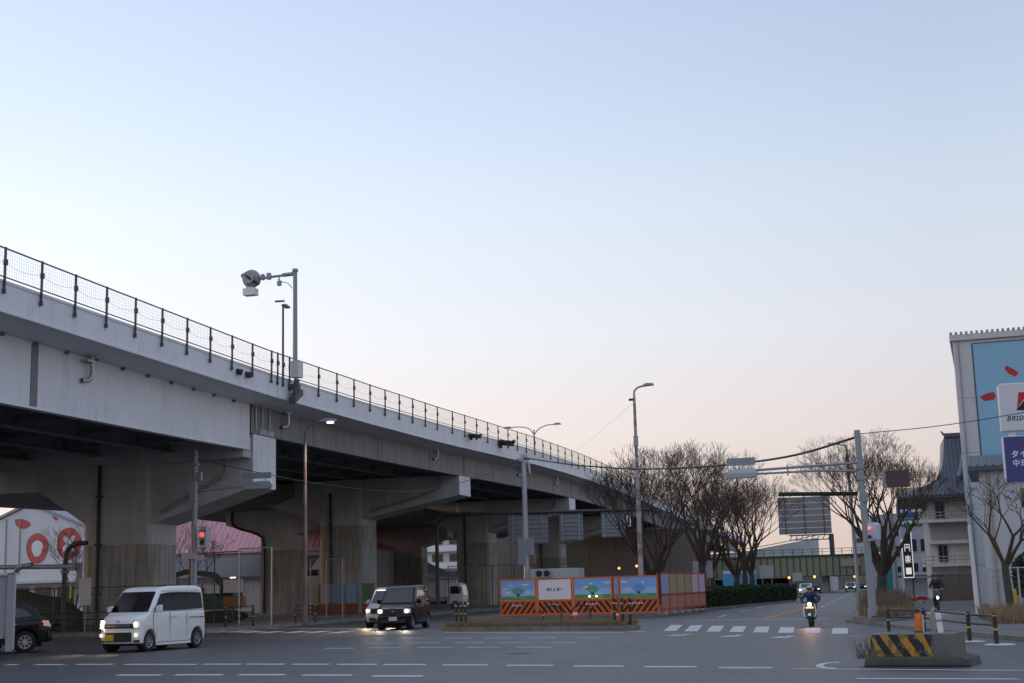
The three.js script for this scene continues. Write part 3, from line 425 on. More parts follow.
// ---------------------------------------------------------------- work-site fence
{
  const picture = (seedN, hasTree) => canvas(256, 144, (x, w, h) => {
    x.fillStyle = '#7fb0ea'; x.fillRect(0, 0, w, h); x.fillStyle = '#9cc4f0'; x.fillRect(0, h * 0.5, w, h * 0.3);
    x.fillStyle = '#4f9a6a'; x.fillRect(0, h * 0.8, w, h * 0.2); x.fillStyle = '#66b07c'; x.fillRect(w * 0.35, h * 0.82, w * 0.4, h * 0.09);
    x.fillStyle = '#e4d3cc'; for (const [a, b, c] of [[0.13, 0.42, 0.08], [0.27, 0.25, 0.05], [0.72, 0.22, 0.12], [0.82, 0.62, 0.07], [0.2, 0.62, 0.06]]) { x.beginPath(); x.ellipse(w * ((a + seedN * 0.09) % 1), h * b, w * c, h * 0.05, 0, 0, 7); x.fill(); }
    x.fillStyle = hasTree ? '#5aa58f' : '#6a9fd0'; x.beginPath(); x.ellipse(w * 0.5, h * 0.58, w * 0.2, h * 0.17, 0, Math.PI, 0); x.fill(); x.beginPath(); x.ellipse(w * 0.5, h * 0.55, w * 0.16, h * 0.2, 0, 0, 7); x.fill();
    x.fillStyle = '#3a2a3c'; x.fillRect(w * 0.46, h * 0.7, w * 0.08, h * 0.11);
  });
  const words = canvas(256, 144, (x, w, h) => {
    x.fillStyle = '#e6e8f0'; x.fillRect(0, 0, w, h); x.strokeStyle = '#22222e'; x.lineWidth = 3.4;
    const g = (a, b, s, l) => { for (const p of l) { x.beginPath(); p.forEach(([u, v], i) => (i ? x.lineTo(a + u * s, b + v * s) : x.moveTo(a + u * s, b + v * s))); x.stroke(); } };
    g(66, 62, 20, [[[0, 0.1], [1, 0.1], [1, 0.9], [0, 0.9], [0, 0.1]], [[0.5, 0.1], [0.5, 0.9]], [[0, 0.5], [1, 0.5]]]);
    g(90, 62, 20, [[[0.1, 0.2], [0.9, 0.2]], [[0.5, 0], [0.5, 1]], [[0.5, 0.5], [0.1, 0.9]], [[0.5, 0.5], [0.9, 0.9]]]);
    g(146, 62, 20, [[[0, 0.1], [1, 0.1]], [[0.1, 0.4], [0.9, 0.4], [0.9, 0.7], [0.1, 0.7], [0.1, 0.4]], [[0.5, 0], [0.5, 1]], [[0, 0.95], [1, 0.95]]]);
    x.fillStyle = '#5a8fd0'; x.beginPath(); x.moveTo(126, 60); x.lineTo(136, 84); x.lineTo(116, 84); x.fill(); x.fillStyle = '#44444e'; x.fillRect(172, 70, 20, 4);
  });
  const clipX = (P, lo, hi) => { for (const [lim, sg] of [[lo, 1], [hi, -1]]) { const Q = []; for (let i = 0; i < P.length; i++) { const a = P[i], b = P[(i + 1) % P.length], ia = sg * (a[0] - lim) >= 0, ib = sg * (b[0] - lim) >= 0; if (ia) Q.push(a); if (ia !== ib) { const t = (lim - a[0]) / (b[0] - a[0]); Q.push([lim, a[1] + (b[1] - a[1]) * t]); } } P = Q; } const xs = P.map((p) => p[0]); return P.length && Math.max(...xs) - Math.min(...xs) > 0.03 ? P : []; };
  // one framed bay: picture board above, orange board with black slanting bars below
  const bay = (name, label, x, z, w, pic, dir, turn = 0) => {
    const o = thing(name, label, 'barrier', [x, 0.0, z], turn, 'painted work-site fence panels');
    part('frame', [bx(0, 0.07, 0, 2.22, -0.03, 0.03), bx(w - 0.07, w, 0, 2.22, -0.03, 0.03), bx(0.07, w - 0.07, 2.13, 2.2, -0.03, 0.03), bx(0.07, w - 0.07, 0.95, 1.03, -0.03, 0.03), bx(0.07, w - 0.07, 0.2, 0.26, -0.03, 0.03)], M.orange, o);
    part('picture_board', [bx(0.07, w - 0.07, 1.03, 2.13, -0.012, 0.008)], M.white, o); part('picture', [plane(w - 0.18, 1.08, w / 2, 1.58, 0.012)], pic, o, { keepUV: true });
    part('lower_board', [bx(0.07, w - 0.07, 0.26, 0.95, -0.012, 0.01)], M.orange, o);
    const y0 = 0.3, y1 = 0.91; 
    for (let u = -0.6; u < w + 0.6; u += 0.36) { for (const [d, lo, hi] of dir === 0 ? [[1, 0.09, w / 2], [-1, w / 2, w - 0.09]] : [[dir, 0.09, w - 0.09]]) { const s = 0.5 * d, P = clipX([[u, y0], [u + 0.18, y0], [u + 0.18 + s, y1], [u + s, y1]], lo, hi); if (P.length > 2) part('black_bar', [ext(P, 0.006).translate(0, 0, 0.017)], M.black, o); } }
    for (let k = 0; k < 4; k++) part('lettering', [bx(w * 0.32 + k * 0.17, w * 0.32 + k * 0.17 + 0.11, 0.7, 0.79, 0.021, 0.025)], M.plateWhite, o);
    part('foot', [box(0.3, 0.12, 0.5, 0.15, 0.0, 0), box(0.3, 0.12, 0.5, w - 0.15, 0.0, 0)], M.concrete, o);
    return o;
  };
  const p1 = picture(0, true), p2 = picture(2, true), p3 = picture(4, false);
  const A = V(-20.6, 0, -77.4), B = V(-11.35, 0, -75.5), dir = B.clone().sub(A), turn = -Math.atan2(dir.z, dir.x), L = dir.length(), u = dir.clone().normalize();
  const at = (t) => A.clone().addScaledVector(u, t * L);
  const names = [[0.0, 0.238, p1, 1, 'leftmost painted fence panel with pale green tree picture and same-way slanting bars'], [0.244, 0.47, words, -1, 'white lettered fence panel above orange and black slanting bars'], [0.476, 0.72, p2, 0, 'painted fence panel with dark green tree picture right of lettered panel'], [0.765, 0.998, p3, 1, 'rightmost front fence panel with all-blue picture']];
  for (const [a, b, pic, d, l] of names) { const q = at(a); bay('fence_panel', l, q.x, q.z, (b - a) * L, pic, d, turn); }
  { const q = at(0.7235); bay('fence_panel', 'narrow blue fence panel overlapping beside the rightmost front panel', q.x, q.z - 0.12, 0.038 * L, p3, -1, turn); }
  // side towards the road: lattice bays with faded boards
  const S = V(-11.25, 0, -75.8), E2 = V(-10.4, 0, -88.6), sd = E2.clone().sub(S), st = -Math.atan2(sd.z, sd.x), sl = sd.length();
  const cols = [[0.3, 0.42, 0.62], [0.36, 0.34, 0.18], [0.4, 0.36, 0.2], [0.32, 0.34, 0.18], [0.66, 0.5, 0.54], [0.6, 0.52, 0.6]], lbl = ['blue', 'yellowish', 'mustard', 'olive', 'pink', 'pinkish-white'];
  for (let k = 0; k < 6; k++) {
    const w = sl / 6 - 0.03, q = S.clone().addScaledVector(sd.clone().normalize(), (k * sl) / 6);
    const o = thing('lattice_panel', `orange lattice fence bay with ${lbl[k]} board, number ${['one', 'two', 'three', 'four', 'five', 'six'][k]} from the front corner`, 'barrier', [q.x, 0.14, q.z], st, 'orange lattice fence bays');
    const fr = [bx(0, 0.06, 0, 2.2, -0.03, 0.03), bx(w - 0.06, w, 0, 2.2, -0.03, 0.03), bx(0, w, 2.14, 2.2, -0.03, 0.03), bx(0, w, 0.98, 1.04, -0.03, 0.03), bx(0, w, 0.18, 0.24, -0.03, 0.03)]; part('frame', fr, M.orangeRed, o);
    for (let j = 1; j < 5; j++) part('bar', [bx((w * j) / 5 - 0.02, (w * j) / 5 + 0.02, 0.2, 2.16, -0.05, -0.02)], M.orangeRed, o);
    part('board', [bx(0.1, w - 0.1, 1.06, 2.1, 0.0, 0.015)], mat(...cols[k]), o); part('mesh_board', [bx(0.1, w - 0.1, 0.28, 0.95, 0.0, 0.012)], mat(0.5, 0.22, 0.17), o);
    part('foot', [box(0.3, 0.12, 0.5, 0.15, 0, 0)], M.concrete, o);
  }
  // similar boards under the viaduct, behind a mesh gate
  const bl = [[-40.9, [0.42, 0.38, 0.28], 'cream poster'], [-39.9, [0.5, 0.42, 0.45], 'pale striped poster'], [-38.9, [0.18, 0.32, 0.5], 'blue poster'], [-37.7, [0.22, 0.38, 0.55], 'sky-blue poster'], [-36.3, [0.12, 0.2, 0.13], 'dark green poster']];
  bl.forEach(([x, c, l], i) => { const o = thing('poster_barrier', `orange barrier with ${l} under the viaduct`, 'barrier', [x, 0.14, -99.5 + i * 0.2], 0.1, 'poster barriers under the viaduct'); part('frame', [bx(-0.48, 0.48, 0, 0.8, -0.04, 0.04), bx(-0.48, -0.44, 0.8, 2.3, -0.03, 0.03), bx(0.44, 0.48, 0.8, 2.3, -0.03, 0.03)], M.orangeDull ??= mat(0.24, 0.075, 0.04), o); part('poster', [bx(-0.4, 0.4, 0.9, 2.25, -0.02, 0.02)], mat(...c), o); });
}
// ---------------------------------------------------------------- poles, signals, signs, wires
function vehicleSignalBack(parent, x0, x1, y, z) {     // horizontal three-lens signal seen from behind, name plate above
  const m = (x0 + x1) / 2, w = x1 - x0;
  const b = part('signal_housing', [crease(ext([[-w / 2 + 0.1, -0.17], [w / 2 - 0.1, -0.17], [w / 2, -0.05], [w / 2, 0.09], [w / 2 - 0.1, 0.2], [-w / 2 + 0.1, 0.2], [-w / 2, 0.09], [-w / 2, -0.05]], 0.2, 0.03), 0.5).translate(m, y, z)], M.galv, parent);
  part('visor', [-1, 0, 1].map((k) => rod([m + (k * w) / 3.2, y, z - 0.08], [m + (k * w) / 3.2, y, z - 0.3], 0.15, 0.15, 14)), M.galvDull, b);
  part('hinge_line', [bx(x0 + 0.06, x1 - 0.06, y - 0.015, y + 0.005, z + 0.1, z + 0.108)], M.galvDull, b);
  part('name_plate', [bx(x0 + 0.02, x1 - 0.06, y + 0.33, y + 0.62, z - 0.02, z + 0.02), bx(x0 + 0.28, x0 + 0.31, y + 0.2, y + 0.62, z + 0.02, z + 0.04), bx(x1 - 0.36, x1 - 0.33, y + 0.2, y + 0.62, z + 0.02, z + 0.04)], M.galvDull, parent);
}
{
  const p = thing('signal_pole', 'grey leaning signal pole with long left arm beside the planting bed', 'signal pole', [-0.23, 0.1, -54.8]);
  part('pole', [rod([0, 0, 0], [-0.12, 7.15, 0], 0.15, 0.11, 12), rod([0, 0, 0], [0, 0.5, 0], 0.19, 0.19, 12), box(0.3, 0.16, 0.3, -0.1, 5.75, 0), box(0.3, 0.1, 0.3, -0.08, 5.3, 0), box(0.22, 0.34, 0.16, 0.02, 4.6, 0.14)], M.galvDull, p);
  part('arm', [rod([-0.1, 5.92, 0], [-5.0, 5.78, 0], 0.05), rod([-0.1, 5.6, 0], [-1.6, 5.68, 0], 0.045), rod([-1.6, 5.68, 0], [-5.0, 5.66, 0], 0.04), bx(-2.83, -2.78, 5.55, 5.95, -0.06, 0.06)], M.galvDull, p);
  vehicleSignalBack(p, -5.13, -3.95, 5.68, 0.12);
  const ped = part('signal_housing', [crease(ext([[-0.2, -0.34], [0.2, -0.3], [0.24, 0.26], [0.1, 0.36], [-0.2, 0.32]], 0.3, 0.04), 0.4).rotateY(-0.5).translate(0.24, 3.28, 0.1)], M.galvPale ??= mat(0.5, 0.54, 0.6), p);
  part('signal_lamp', [rod([0.1, 3.42, 0.3], [0.05, 3.42, 0.34], 0.07, 0.07, 14)], M.redLamp, ped); part('signal_lamp', [rod([0.1, 3.1, 0.29], [0.05, 3.1, 0.33], 0.07, 0.07, 14)], M.black, ped, { label: 'unlit lower lens' });
  const s = part('sign_back', [bx(0.82, 1.68, 4.92, 5.55, -0.02, 0.02)], mat(0.09, 0.055, 0.05), p, { label: 'dark brown back of a road sign' }); part('sign_edge', [box(0.18, 0.62, 0.02, 0.74, 5.23, 0.06, 0.9)], M.galv, s);
  part('sign_bracket', [rod([-0.1, 5.3, 0], [1.3, 5.25, -0.04], 0.03)], M.galvDull, p);
}
{
  const p = thing('signal_pole', 'grey signal pole with red light standing behind the white van', 'signal pole', [-31.75, 0.14, -62.2]);
  part('pole', [rod([0, 0, 0], [0, 8.6, 0], 0.16, 0.12, 12), box(0.4, 0.1, 0.3, 0, 7.9, 0), box(0.3, 0.9, 0.3, -0.02, 6.6, 0.1), box(0.2, 0.4, 0.2, 0.28, 7.3, 0.05)], M.galvDull, p);
  part('arm', [rod([0, 6.6, 0], [3.9, 6.75, 0], 0.05), rod([0, 6.95, 0], [2.4, 6.72, 0], 0.03)], M.galvDull, p);
  vehicleSignalBack(p, 2.55, 4.1, 6.72, 0.1);
  const v = part('signal_housing', [crease(ext([[-0.2, -0.55], [0.24, -0.5], [0.24, 0.5], [-0.2, 0.55]], 0.32, 0.03), 0.4).rotateY(-0.2).translate(0.52, 4.35, 0)], M.galv, p);
  part('signal_lamp', [rod([0.5, 4.5, 0.12], [0.49, 4.5, 0.2], 0.12, 0.12, 14)], M.redLamp, v); part('signal_lamp', [rod([0.5, 4.12, 0.12], [0.49, 4.12, 0.2], 0.12, 0.12, 14)], M.black, v, { label: 'unlit lower lens' });
  part('visor', [rod([0.5, 4.56, 0.14], [0.5, 4.56, 0.4], 0.16, 0.16, 12).scale(1, 1, 1)].slice(0, 0).concat(bx(0.32, 0.68, 4.66, 4.69, 0.1, 0.36), bx(0.32, 0.68, 4.27, 4.3, 0.1, 0.34)), M.dark, v);
  part('sign_plate', [box(0.7, 0.3, 0.03, -0.2, 3.5, 0.2), box(0.5, 0.24, 0.03, 0.4, 3.4, 0.2), rod([-0.5, 3.4, 0.17], [0.7, 3.35, 0.17], 0.03)], M.galv, p);
}
{
  const p = thing('street_lamp', 'rusty brown street lamp with lit head in front of the viaduct', 'street lamp', [-28.02, 0.14, -67]);
  part('pole', [rod([0, 0, 0], [0, 4.2, 0], 0.12, 0.1, 12), rod([0, 4.2, 0], [0, 9.6, 0], 0.1, 0.07, 12), tube([[0, 9.6, 0], [0.1, 9.95, 0], [0.45, 10.15, 0], [1.05, 10.28, 0]], 0.05, 8, 18)], M.poleRusty, p);
  part('lamp_head', [crease(ext([[-0.1, 0], [0.75, 0.02], [0.72, 0.12], [0.3, 0.18], [-0.1, 0.1]], 0.26, 0.03), 0.5).translate(0.95, 10.24, 0)], M.galvDull, p);
  part('lamp_lens', [box(0.32, 0.08, 0.16, 1.4, 10.19, 0.02)], M.lampWhite, p);
  const l = new THREE.SpotLight(0xfff0dc, 90, 0, 1.1, 0.6); l.name = 'street_lamp_light'; l.position.set(1.36, 10.12, 0.02); l.target.position.set(1.6, 0, 0.3); l.castShadow = true; l.shadow.radius = 6; p.add(l, l.target);
}
{
  const p = thing('steel_column', 'thick light grey steel column rising behind the work-site fence', 'utility pole', [-24, 0.1, -97.6]);
  part('pole', [rod([0, 0, 0], [0, 11.0, 0], 0.22, 0.17, 14), rod([0, 0, 0], [0, 1.6, 0], 0.26, 0.26, 14), box(1.1, 0.14, 0.2, 0, 10.75, 0), box(0.5, 0.35, 0.4, 0.1, 10.9, 0), rod([0.3, 10.9, 0], [0.45, 9.7, 0], 0.08)], M.galv, p);
  part('equipment_box', [box(0.5, 1.9, 0.5, -0.25, 4.2, 0.1), box(0.4, 1.2, 0.45, 0.35, 4.5, 0.05)], M.galvDull, p);
  const t = thing('twin_arm_lamp', 'double-arm street lamp on the viaduct above the steel column', 'street lamp', [-36, 12, -151.7]);
  part('pole', [rod([0, 0, 0], [0, 7.2, 0], 0.12, 0.08)], M.galvDull, t);
  part('arm', [tube([[0, 6.6, 0], [-0.5, 7.3, 0], [-1.6, 7.6, 0], [-2.9, 7.55, 0]], 0.06, 6, 20)], M.galvDull, t); part('arm', [tube([[0, 6.6, 0], [0.5, 7.2, 0], [1.4, 7.6, 0], [2.5, 7.7, 0]], 0.06, 6, 20)], M.galvDull, t);
  part('lamp_head', [crease(ext([[-0.45, 0], [0.45, 0], [0.3, 0.2], [-0.3, 0.2]], 0.36, 0.04), 0.5).translate(-3.0, 7.5, 0)], M.galvDull, t); part('lamp_head', [crease(ext([[-0.45, 0], [0.45, 0], [0.3, 0.2], [-0.3, 0.2]], 0.36, 0.04), 0.5).translate(2.7, 7.62, 0)], M.galvDull, t);
}
{
  const p = thing('tall_street_lamp', 'tall pale street lamp with one short arm rising from work site', 'street lamp', [-13.15, 0.1, -81]);
  part('pole', [rod([0, 0, 0], [0.03, 6.5, 0], 0.16, 0.13, 12), rod([0.03, 6.5, 0], [0.05, 12.5, 0], 0.12, 0.08, 12), tube([[0.05, 12.5, 0], [0.08, 12.85, 0], [0.3, 13.05, 0], [0.75, 13.15, 0]], 0.06, 8, 18), rod([0.04, 9.6, 0], [0.04, 10.2, 0], 0.14, 0.14, 12)], M.poleRustyPale ??= mapped(tex(256, 2.5, (u, v) => { const n = fbm(u, v, 5, 5, 66); return n > 0.62 ? [0.26, 0.2, 0.19] : [0.4, 0.38, 0.39]; })), p);
  part('lamp_head', [crease(ext([[-0.1, 0], [0.55, 0.05], [0.5, 0.17], [0.1, 0.2], [-0.1, 0.1]], 0.3, 0.03), 0.5).translate(0.7, 13.08, 0)], M.galvDull, p);
  part('fitting', [box(0.3, 0.12, 0.16, -0.12, 12.35, 0)], M.dark, p);
}
{
  const p = thing('gantry_pole', 'slender grey pole with dark horizontal arm in front of sign', 'gantry', [-1.0, 0.1, -87]);
  part('pole', [rod([-0.1, 0, 0], [-0.25, 9.6, 0], 0.13, 0.08, 10), rod([-0.25, 9.55, 0], [-1.0, 9.75, 0], 0.04), box(0.5, 0.08, 0.2, -1.1, 9.75, 0)], M.galv, p);
  part('arm', [rod([0.2, 6.65, 0], [-4.45, 6.82, 0], 0.13, 0.13, 10)], M.black, p);
}
{ // sign board seen from behind, standing on the green bridge
  const o = thing('highway_sign', 'big grey back of a highway sign standing on the green bridge', 'sign', [-10.5, 4.55, -229]);
  for (let k = 0; k < 6; k++) part('panel', [bx(-4.1, 4.1, 4.6 + k * 0.98, 5.55 + k * 0.98, -0.05, 0.05)], M.signBack ??= mat(0.2, 0.205, 0.215, { roughness: 0.75 }), o);
  for (const x of [-3, 0, 3]) part('rib', [bx(x - 0.06, x + 0.06, 4.5, 10.6, 0.05, 0.16)], M.fencePost, o);
  part('truss', [bx(-2.6, 4.3, 4.3, 4.5, -0.2, 0.2), bx(-2.6, 4.3, 3.6, 3.75, -0.2, 0.2), ...Array.from({ length: 8 }, (_, k) => rod([-2.5 + k * 0.85, 3.65, 0], [-2.1 + k * 0.85, 4.4, 0], 0.06))], M.fencePost, o);
  part('leg', [bx(3.6, 4.35, 0.9, 4.4, -0.35, 0.35)], M.fencePost, o);
}
{ // dark gantry under the viaduct with three sign backs
  const o = thing('sign_gantry', 'dark curved overhead sign gantry with three ribbed sign backs', 'gantry', [-36.2, 0.1, -115.4]);
  part('post', [rod([0, 0, 0], [0, 6.6, 0], 0.18, 0.16, 12), tube([[0, 6.5, 0], [0.1, 7.2, 0], [0.7, 7.75, 0], [1.8, 7.95, 0], [3, 7.98, 0]], 0.16, 10, 24), rod([3, 7.98, 0], [18.6, 7.75, 0], 0.155, 0.13, 10)], M.fencePost, o);
  for (const [x0, x1, y0, y1, l] of [[6.3, 9.75, 5.3, 7.95, 'widest sign back, next to the column'], [10.75, 12.75, 5.45, 7.9, 'middle sign back'], [14.3, 16.3, 5.6, 7.8, 'right-hand sign back']]) {
    const s = part('sign_back', [bx(x0, x1, y0, y1, -0.16, -0.12)], mat(0.26, 0.28, 0.32), o, { label: l });
    for (let k = 0; k < 7; k++) part('rib', [bx(x0, x1, y0 + 0.15 + (k * (y1 - y0 - 0.3)) / 6 - 0.03, y0 + 0.15 + (k * (y1 - y0 - 0.3)) / 6 + 0.03, -0.12, -0.06)], M.galv, s);
    for (const t of [0.12, 0.85]) part('rib', [bx(x0 + (x1 - x0) * t - 0.05, x0 + (x1 - x0) * t + 0.05, y0, y1, -0.06, 0)], M.galv, s);
  }
}
{ // wires
  const w = (pts, r, l) => solo('overhead_wire', [tube(pts, r, 5, 60)], M.black, l, 'wire', 'overhead wires');
  w([[-24, 10.95, -97.6], [-18.54, 9.43, -87.83], [-15.58, 8.71, -82.5], [-12.2, 7.97, -76.4], [-8.03, 7.3, -68.86], [-4.66, 6.93, -62.77], [-2.74, 6.85, -59.3], [-0.35, 7.0, -54.8]], 0.05, 'thick black cable sagging from steel column to the right signal pole');
  w([[-0.35, 7.1, -54.8], [3, 7.15, -53.5], [8, 7.6, -51.5], [14, 8.4, -49]], 0.016, 'thin wire running right from the signal pole past the building');
  w([[-13.1, 12.3, -81], [-20, 11.9, -100], [-29, 13.4, -130]], 0.005, 'faint thin wire left of the tall pale street lamp');
  w([[-0.35, 6.6, -54.8], [-3.4, 5.75 + 0.62, -62], [-6, 6.3, -80], [-10, 6.9, -110]], 0.006, 'faint thin wire below the thick cable near the signal arm');
  w([[-31.7, 8.3, -62.2], [-29.5, 7.7, -66], [-27.9, 7.35, -69], [-26, 7.6, -80], [-24, 10.6, -97.5]], 0.022, 'cable running from left signal pole past the viaduct pier tip');
}
{ // pipes crossing by the left pier
  const o = thing('pipe_frame', 'dark bent pipe and grey cross pipe in front of the first pier', 'pipe', [-39.2, 0.14, -63]);
  part('bent_pipe', [tube([[0, 0, 0], [0, 3.4, 0], [0.1, 4.0, 0], [0.5, 4.3, 0], [1.2, 4.35, 0]], 0.12, 10, 40)], M.fencePost, o);
  part('cross_pipe', [rod([-9, 3.4, 0.35], [0.8, 3.2, 0.35], 0.12, 0.12, 10), tube([[-1.6, 3.35, 0.4], [-2.4, 3.2, 0.4], [-2.7, 2.6, 0.4], [-2.7, 0, 0.4]], 0.13, 10, 24)], M.galv, o);
  part('flange', [rod([0, 2.9, 0], [0, 3.05, 0], 0.21, 0.21, 12), box(0.3, 0.4, 0.3, 0.6, 3.2, 0.3), box(0.2, 1.2, 0.2, 0.95, 2.8, 0.2)], M.galvDull, o);
  part('reflector_strip', [box(0.09, 0.62, 0.05, 0.58, 1.95, 0.4)], mat(0.55, 0.75, 0.06), o, { label: 'bright yellow-green marker strip' });
  const s = thing('site_board', 'plain grey site board on the mesh fence left of the first pier', 'sign', [-37.45, 0.14, -62.0]);
  part('board', [bx(-0.32, 0.32, 1.3, 2.6, -0.03, 0.03)], M.galv, s); part('post', [rod([0, 0, -0.06], [0, 2.6, -0.06], 0.03)], M.galvDull, s);
}
// mesh fences under the viaduct
function meshFence(name, label, a, b, h, bays, postMat, top = true) {
  const A = V(...a), B = V(...b), L = A.distanceTo(B), o = thing(name, label, 'fence', a, -Math.atan2(B.z - A.z, B.x - A.x)), bw = L / bays;
  const w = []; for (let k = 1; k < bw / 0.2; k++) w.push(bx(k * 0.2 - 0.004, k * 0.2 + 0.004, 0.1, h - 0.05, -0.004, 0.004)); for (let y = 0.25; y < h; y += 0.25) w.push(bx(0, bw, y - 0.004, y + 0.004, -0.004, 0.004));
  const g = join(w);
  for (let i = 0; i <= bays; i++) part('post', [rod([i * bw, 0, 0], [i * bw, h, 0], 0.04, 0.04, 8)], postMat, o);
  for (let i = 0; i < bays; i++) { const m = new THREE.Mesh(g, M.wire); m.name = 'mesh_panel'; m.position.x = i * bw; o.add(m); if (top) { part('rail', [rod([i * bw, h - 0.04, 0], [(i + 1) * bw, h - 0.04, 0], 0.03, 0.03, 6)], postMat, o); part('rail', [rod([i * bw, 0.12, 0], [(i + 1) * bw, 0.12, 0], 0.025, 0.025, 6)], postMat, o); } }
  return o;
}
meshFence('mesh_fence', 'dark low mesh fence along the verge left of the pier', [-52, 0.14, -64.2], [-33.5, 0.14, -64.0], 2.2, 8, M.fencePost);
meshFence('mesh_fence', 'mesh fence with pale posts between first pier and rusty lamp', [-33.3, 0.14, -70.5], [-31.2, 0.14, -70.0], 4.1, 1, M.galv);
meshFence('mesh_fence', 'tall dark mesh fence receding beside the excavator', [-39.5, 0.14, -74], [-33.5, 0.14, -71], 4.0, 3, M.fencePost);
meshFence('mesh_gate', 'tall pale-framed mesh gate in front of posters', [-35.4, 0.14, -85.5], [-33.0, 0.14, -85], 3.8, 2, M.galvDull);
meshFence('mesh_fence', 'long dark mesh fence beside the white truck under viaduct', [-34.5, 0.14, -113], [-24.5, 0.14, -118], 3.6, 6, M.fencePost);
meshFence('mesh_fence', 'low pale mesh fence in front of the white annex wall', [4.6, 0.1, -64], [9.5, 0.1, -63], 1.9, 4, M.galv);
// pedestrian railings, bollards and cones
function railing(label, pts, h, rails, m, band) {
  const o = thing('railing', label, 'railing');
  pts.forEach(([x, y, z]) => { const p = part('post', [rod([x, y, z], [x, y + h, z], 0.057, 0.057, 10), rod([x, y + h, z], [x, y + h + 0.03, z], 0.057, 0.03, 10)], m, o); if (band) part('yellow_band', [rod([x, y + h * 0.45, z], [x, y + h * 0.45 + 0.05, z], 0.06, 0.06, 10), rod([x, y + h * 0.92, z], [x, y + h * 0.92 + 0.03, z], 0.06, 0.06, 10)], M.yellow, p); });
  for (let i = 0; i < pts.length - 1; i++) for (const t of rails) part('rail', [rod([pts[i][0], pts[i][1] + h * t, pts[i][2]], [pts[i + 1][0], pts[i + 1][1] + h * t, pts[i + 1][2]], 0.028, 0.028, 8)], m, o);
  return o;
}
railing('black pipe railing with yellow-banded posts behind the striped block', [[0.25, 0.0, -47], [1.28, 0.0, -44.7], [2.2, 0.0, -38.5], [2.7, 0.0, -36.5]], 0.72, [0.93, 0.62], M.black, true);
{ const o = structure('painted_patch'); for (const [x, z] of [[2.2, -38.2], [2.75, -36.2]]) part('patch', [new THREE.CylinderGeometry(0.36, 0.36, 0.006, 18).scale(1, 1, 1.5).translate(x, 0.003, z)], M.paint, o); }
railing('dark three-rail railing along kerb at far left', [[-50, 0.14, -59.4], [-46, 0.14, -59.3], [-42, 0.14, -59.2], [-38.5, 0.14, -59.2], [-35.2, 0.14, -59.3], [-33.4, 0.14, -60.6]], 1.0, [0.95, 0.65, 0.35], M.dark, false);
railing('short railing with yellow-banded posts right of the white van', [[-32.2, 0.14, -66.6], [-31.0, 0.14, -67.3]], 1.05, [0.95, 0.68, 0.4], M.dark, true);
railing('short railing with yellow rails beside the rusty lamp', [[-30.9, 0.14, -72.5], [-29.9, 0.14, -72.9]], 1.0, [0.95, 0.7, 0.45], M.black, true);
function bollard(x, z, y, l, h = 0.85) { const o = thing('bollard', l, 'bollard', [x, y, z], 0, 'dark bollards on the traffic island'); part('post', [rod([0, 0, 0], [0, h, 0], 0.06, 0.06, 12), new THREE.SphereGeometry(0.06, 10, 6).translate(0, h, 0)], M.black, o); part('yellow_band', [rod([0, h * 0.42, 0], [0, h * 0.42 + 0.05, 0], 0.064, 0.064, 12)], M.yellow, o); part('reflector', [rod([0, h * 0.8, 0], [0, h * 0.8 + 0.05, 0], 0.064, 0.064, 12)], M.galv, o); }
bollard(-17.3, -57.7, 0.3, 'leftmost dark bollard at the left tip of the traffic island'); bollard(-17.0, -57.4, 0.3, 'middle bollard of three at the left tip of the traffic island'); bollard(-16.75, -57.2, 0.3, 'rightmost bollard of three at the left tip of the traffic island');
bollard(-9.95, -54.5, 0.3, 'leftmost yellow-banded bollard at the right tip of the traffic island'); bollard(-9.55, -54.0, 0.2, 'middle bollard at the right tip of the traffic island', 0.95); bollard(-9.2, -53.7, 0.2, 'rightmost bollard at the right tip of the traffic island', 0.95);
for (const [x, z, l] of [[-13.9, -61.0, 'left dark arched pipe barrier before the lettered panel'], [-12.4, -60.0, 'right dark arched pipe barrier behind the red cone']]) { const o = thing('arch_barrier', l, 'barrier', [x, 0, z], 0.4, 'arched pipe barriers'); part('pipe', [tube([[-0.4, 0, 0], [-0.4, 0.6, 0], [-0.28, 0.82, 0], [0, 0.9, 0], [0.28, 0.82, 0], [0.4, 0.6, 0], [0.4, 0, 0]], 0.03, 8, 40)], M.black, o); part('reflector', [rod([-0.4, 0.45, 0], [-0.4, 0.52, 0], 0.05, 0.05)], M.yellow, o); }
for (const [x, z, s, l] of [[-12.75, -60.4, 1.1, 'red traffic cone between the arched barriers'], [-12.0, -66.5, 0.7, 'small red traffic cone under the tree-picture panel']]) { const o = thing('traffic_cone', l, 'cone', [x, 0, z], 0, 'red traffic cones'); o.scale.setScalar(s); part('cone', [rod([0, 0.03, 0], [0, 0.72, 0], 0.19, 0.04, 18)], M.orangeRed, o); part('base', [box(0.42, 0.04, 0.42, 0, 0.02, 0)], M.orangeRed, o); part('white_band', [rod([0, 0.42, 0], [0, 0.54, 0], 0.106, 0.08, 18)], M.white, o); }
for (const [x, z, l] of [[-13.0, -75.55, 'left of two small lit warning lamps on fence rail'], [-12.6, -75.5, 'right of two small lit warning lamps on fence rail']]) { const o = thing('warning_lamp', l, 'lamp', [x - 2.2, 1.15, z - 0.42], 0, 'small warning lamps'); part('lamp_lens', [new THREE.SphereGeometry(0.06, 10, 8)], M.lampWarm, o); part('clip', [box(0.06, 0.12, 0.05, 0, -0.1, 0)], M.dark, o); }
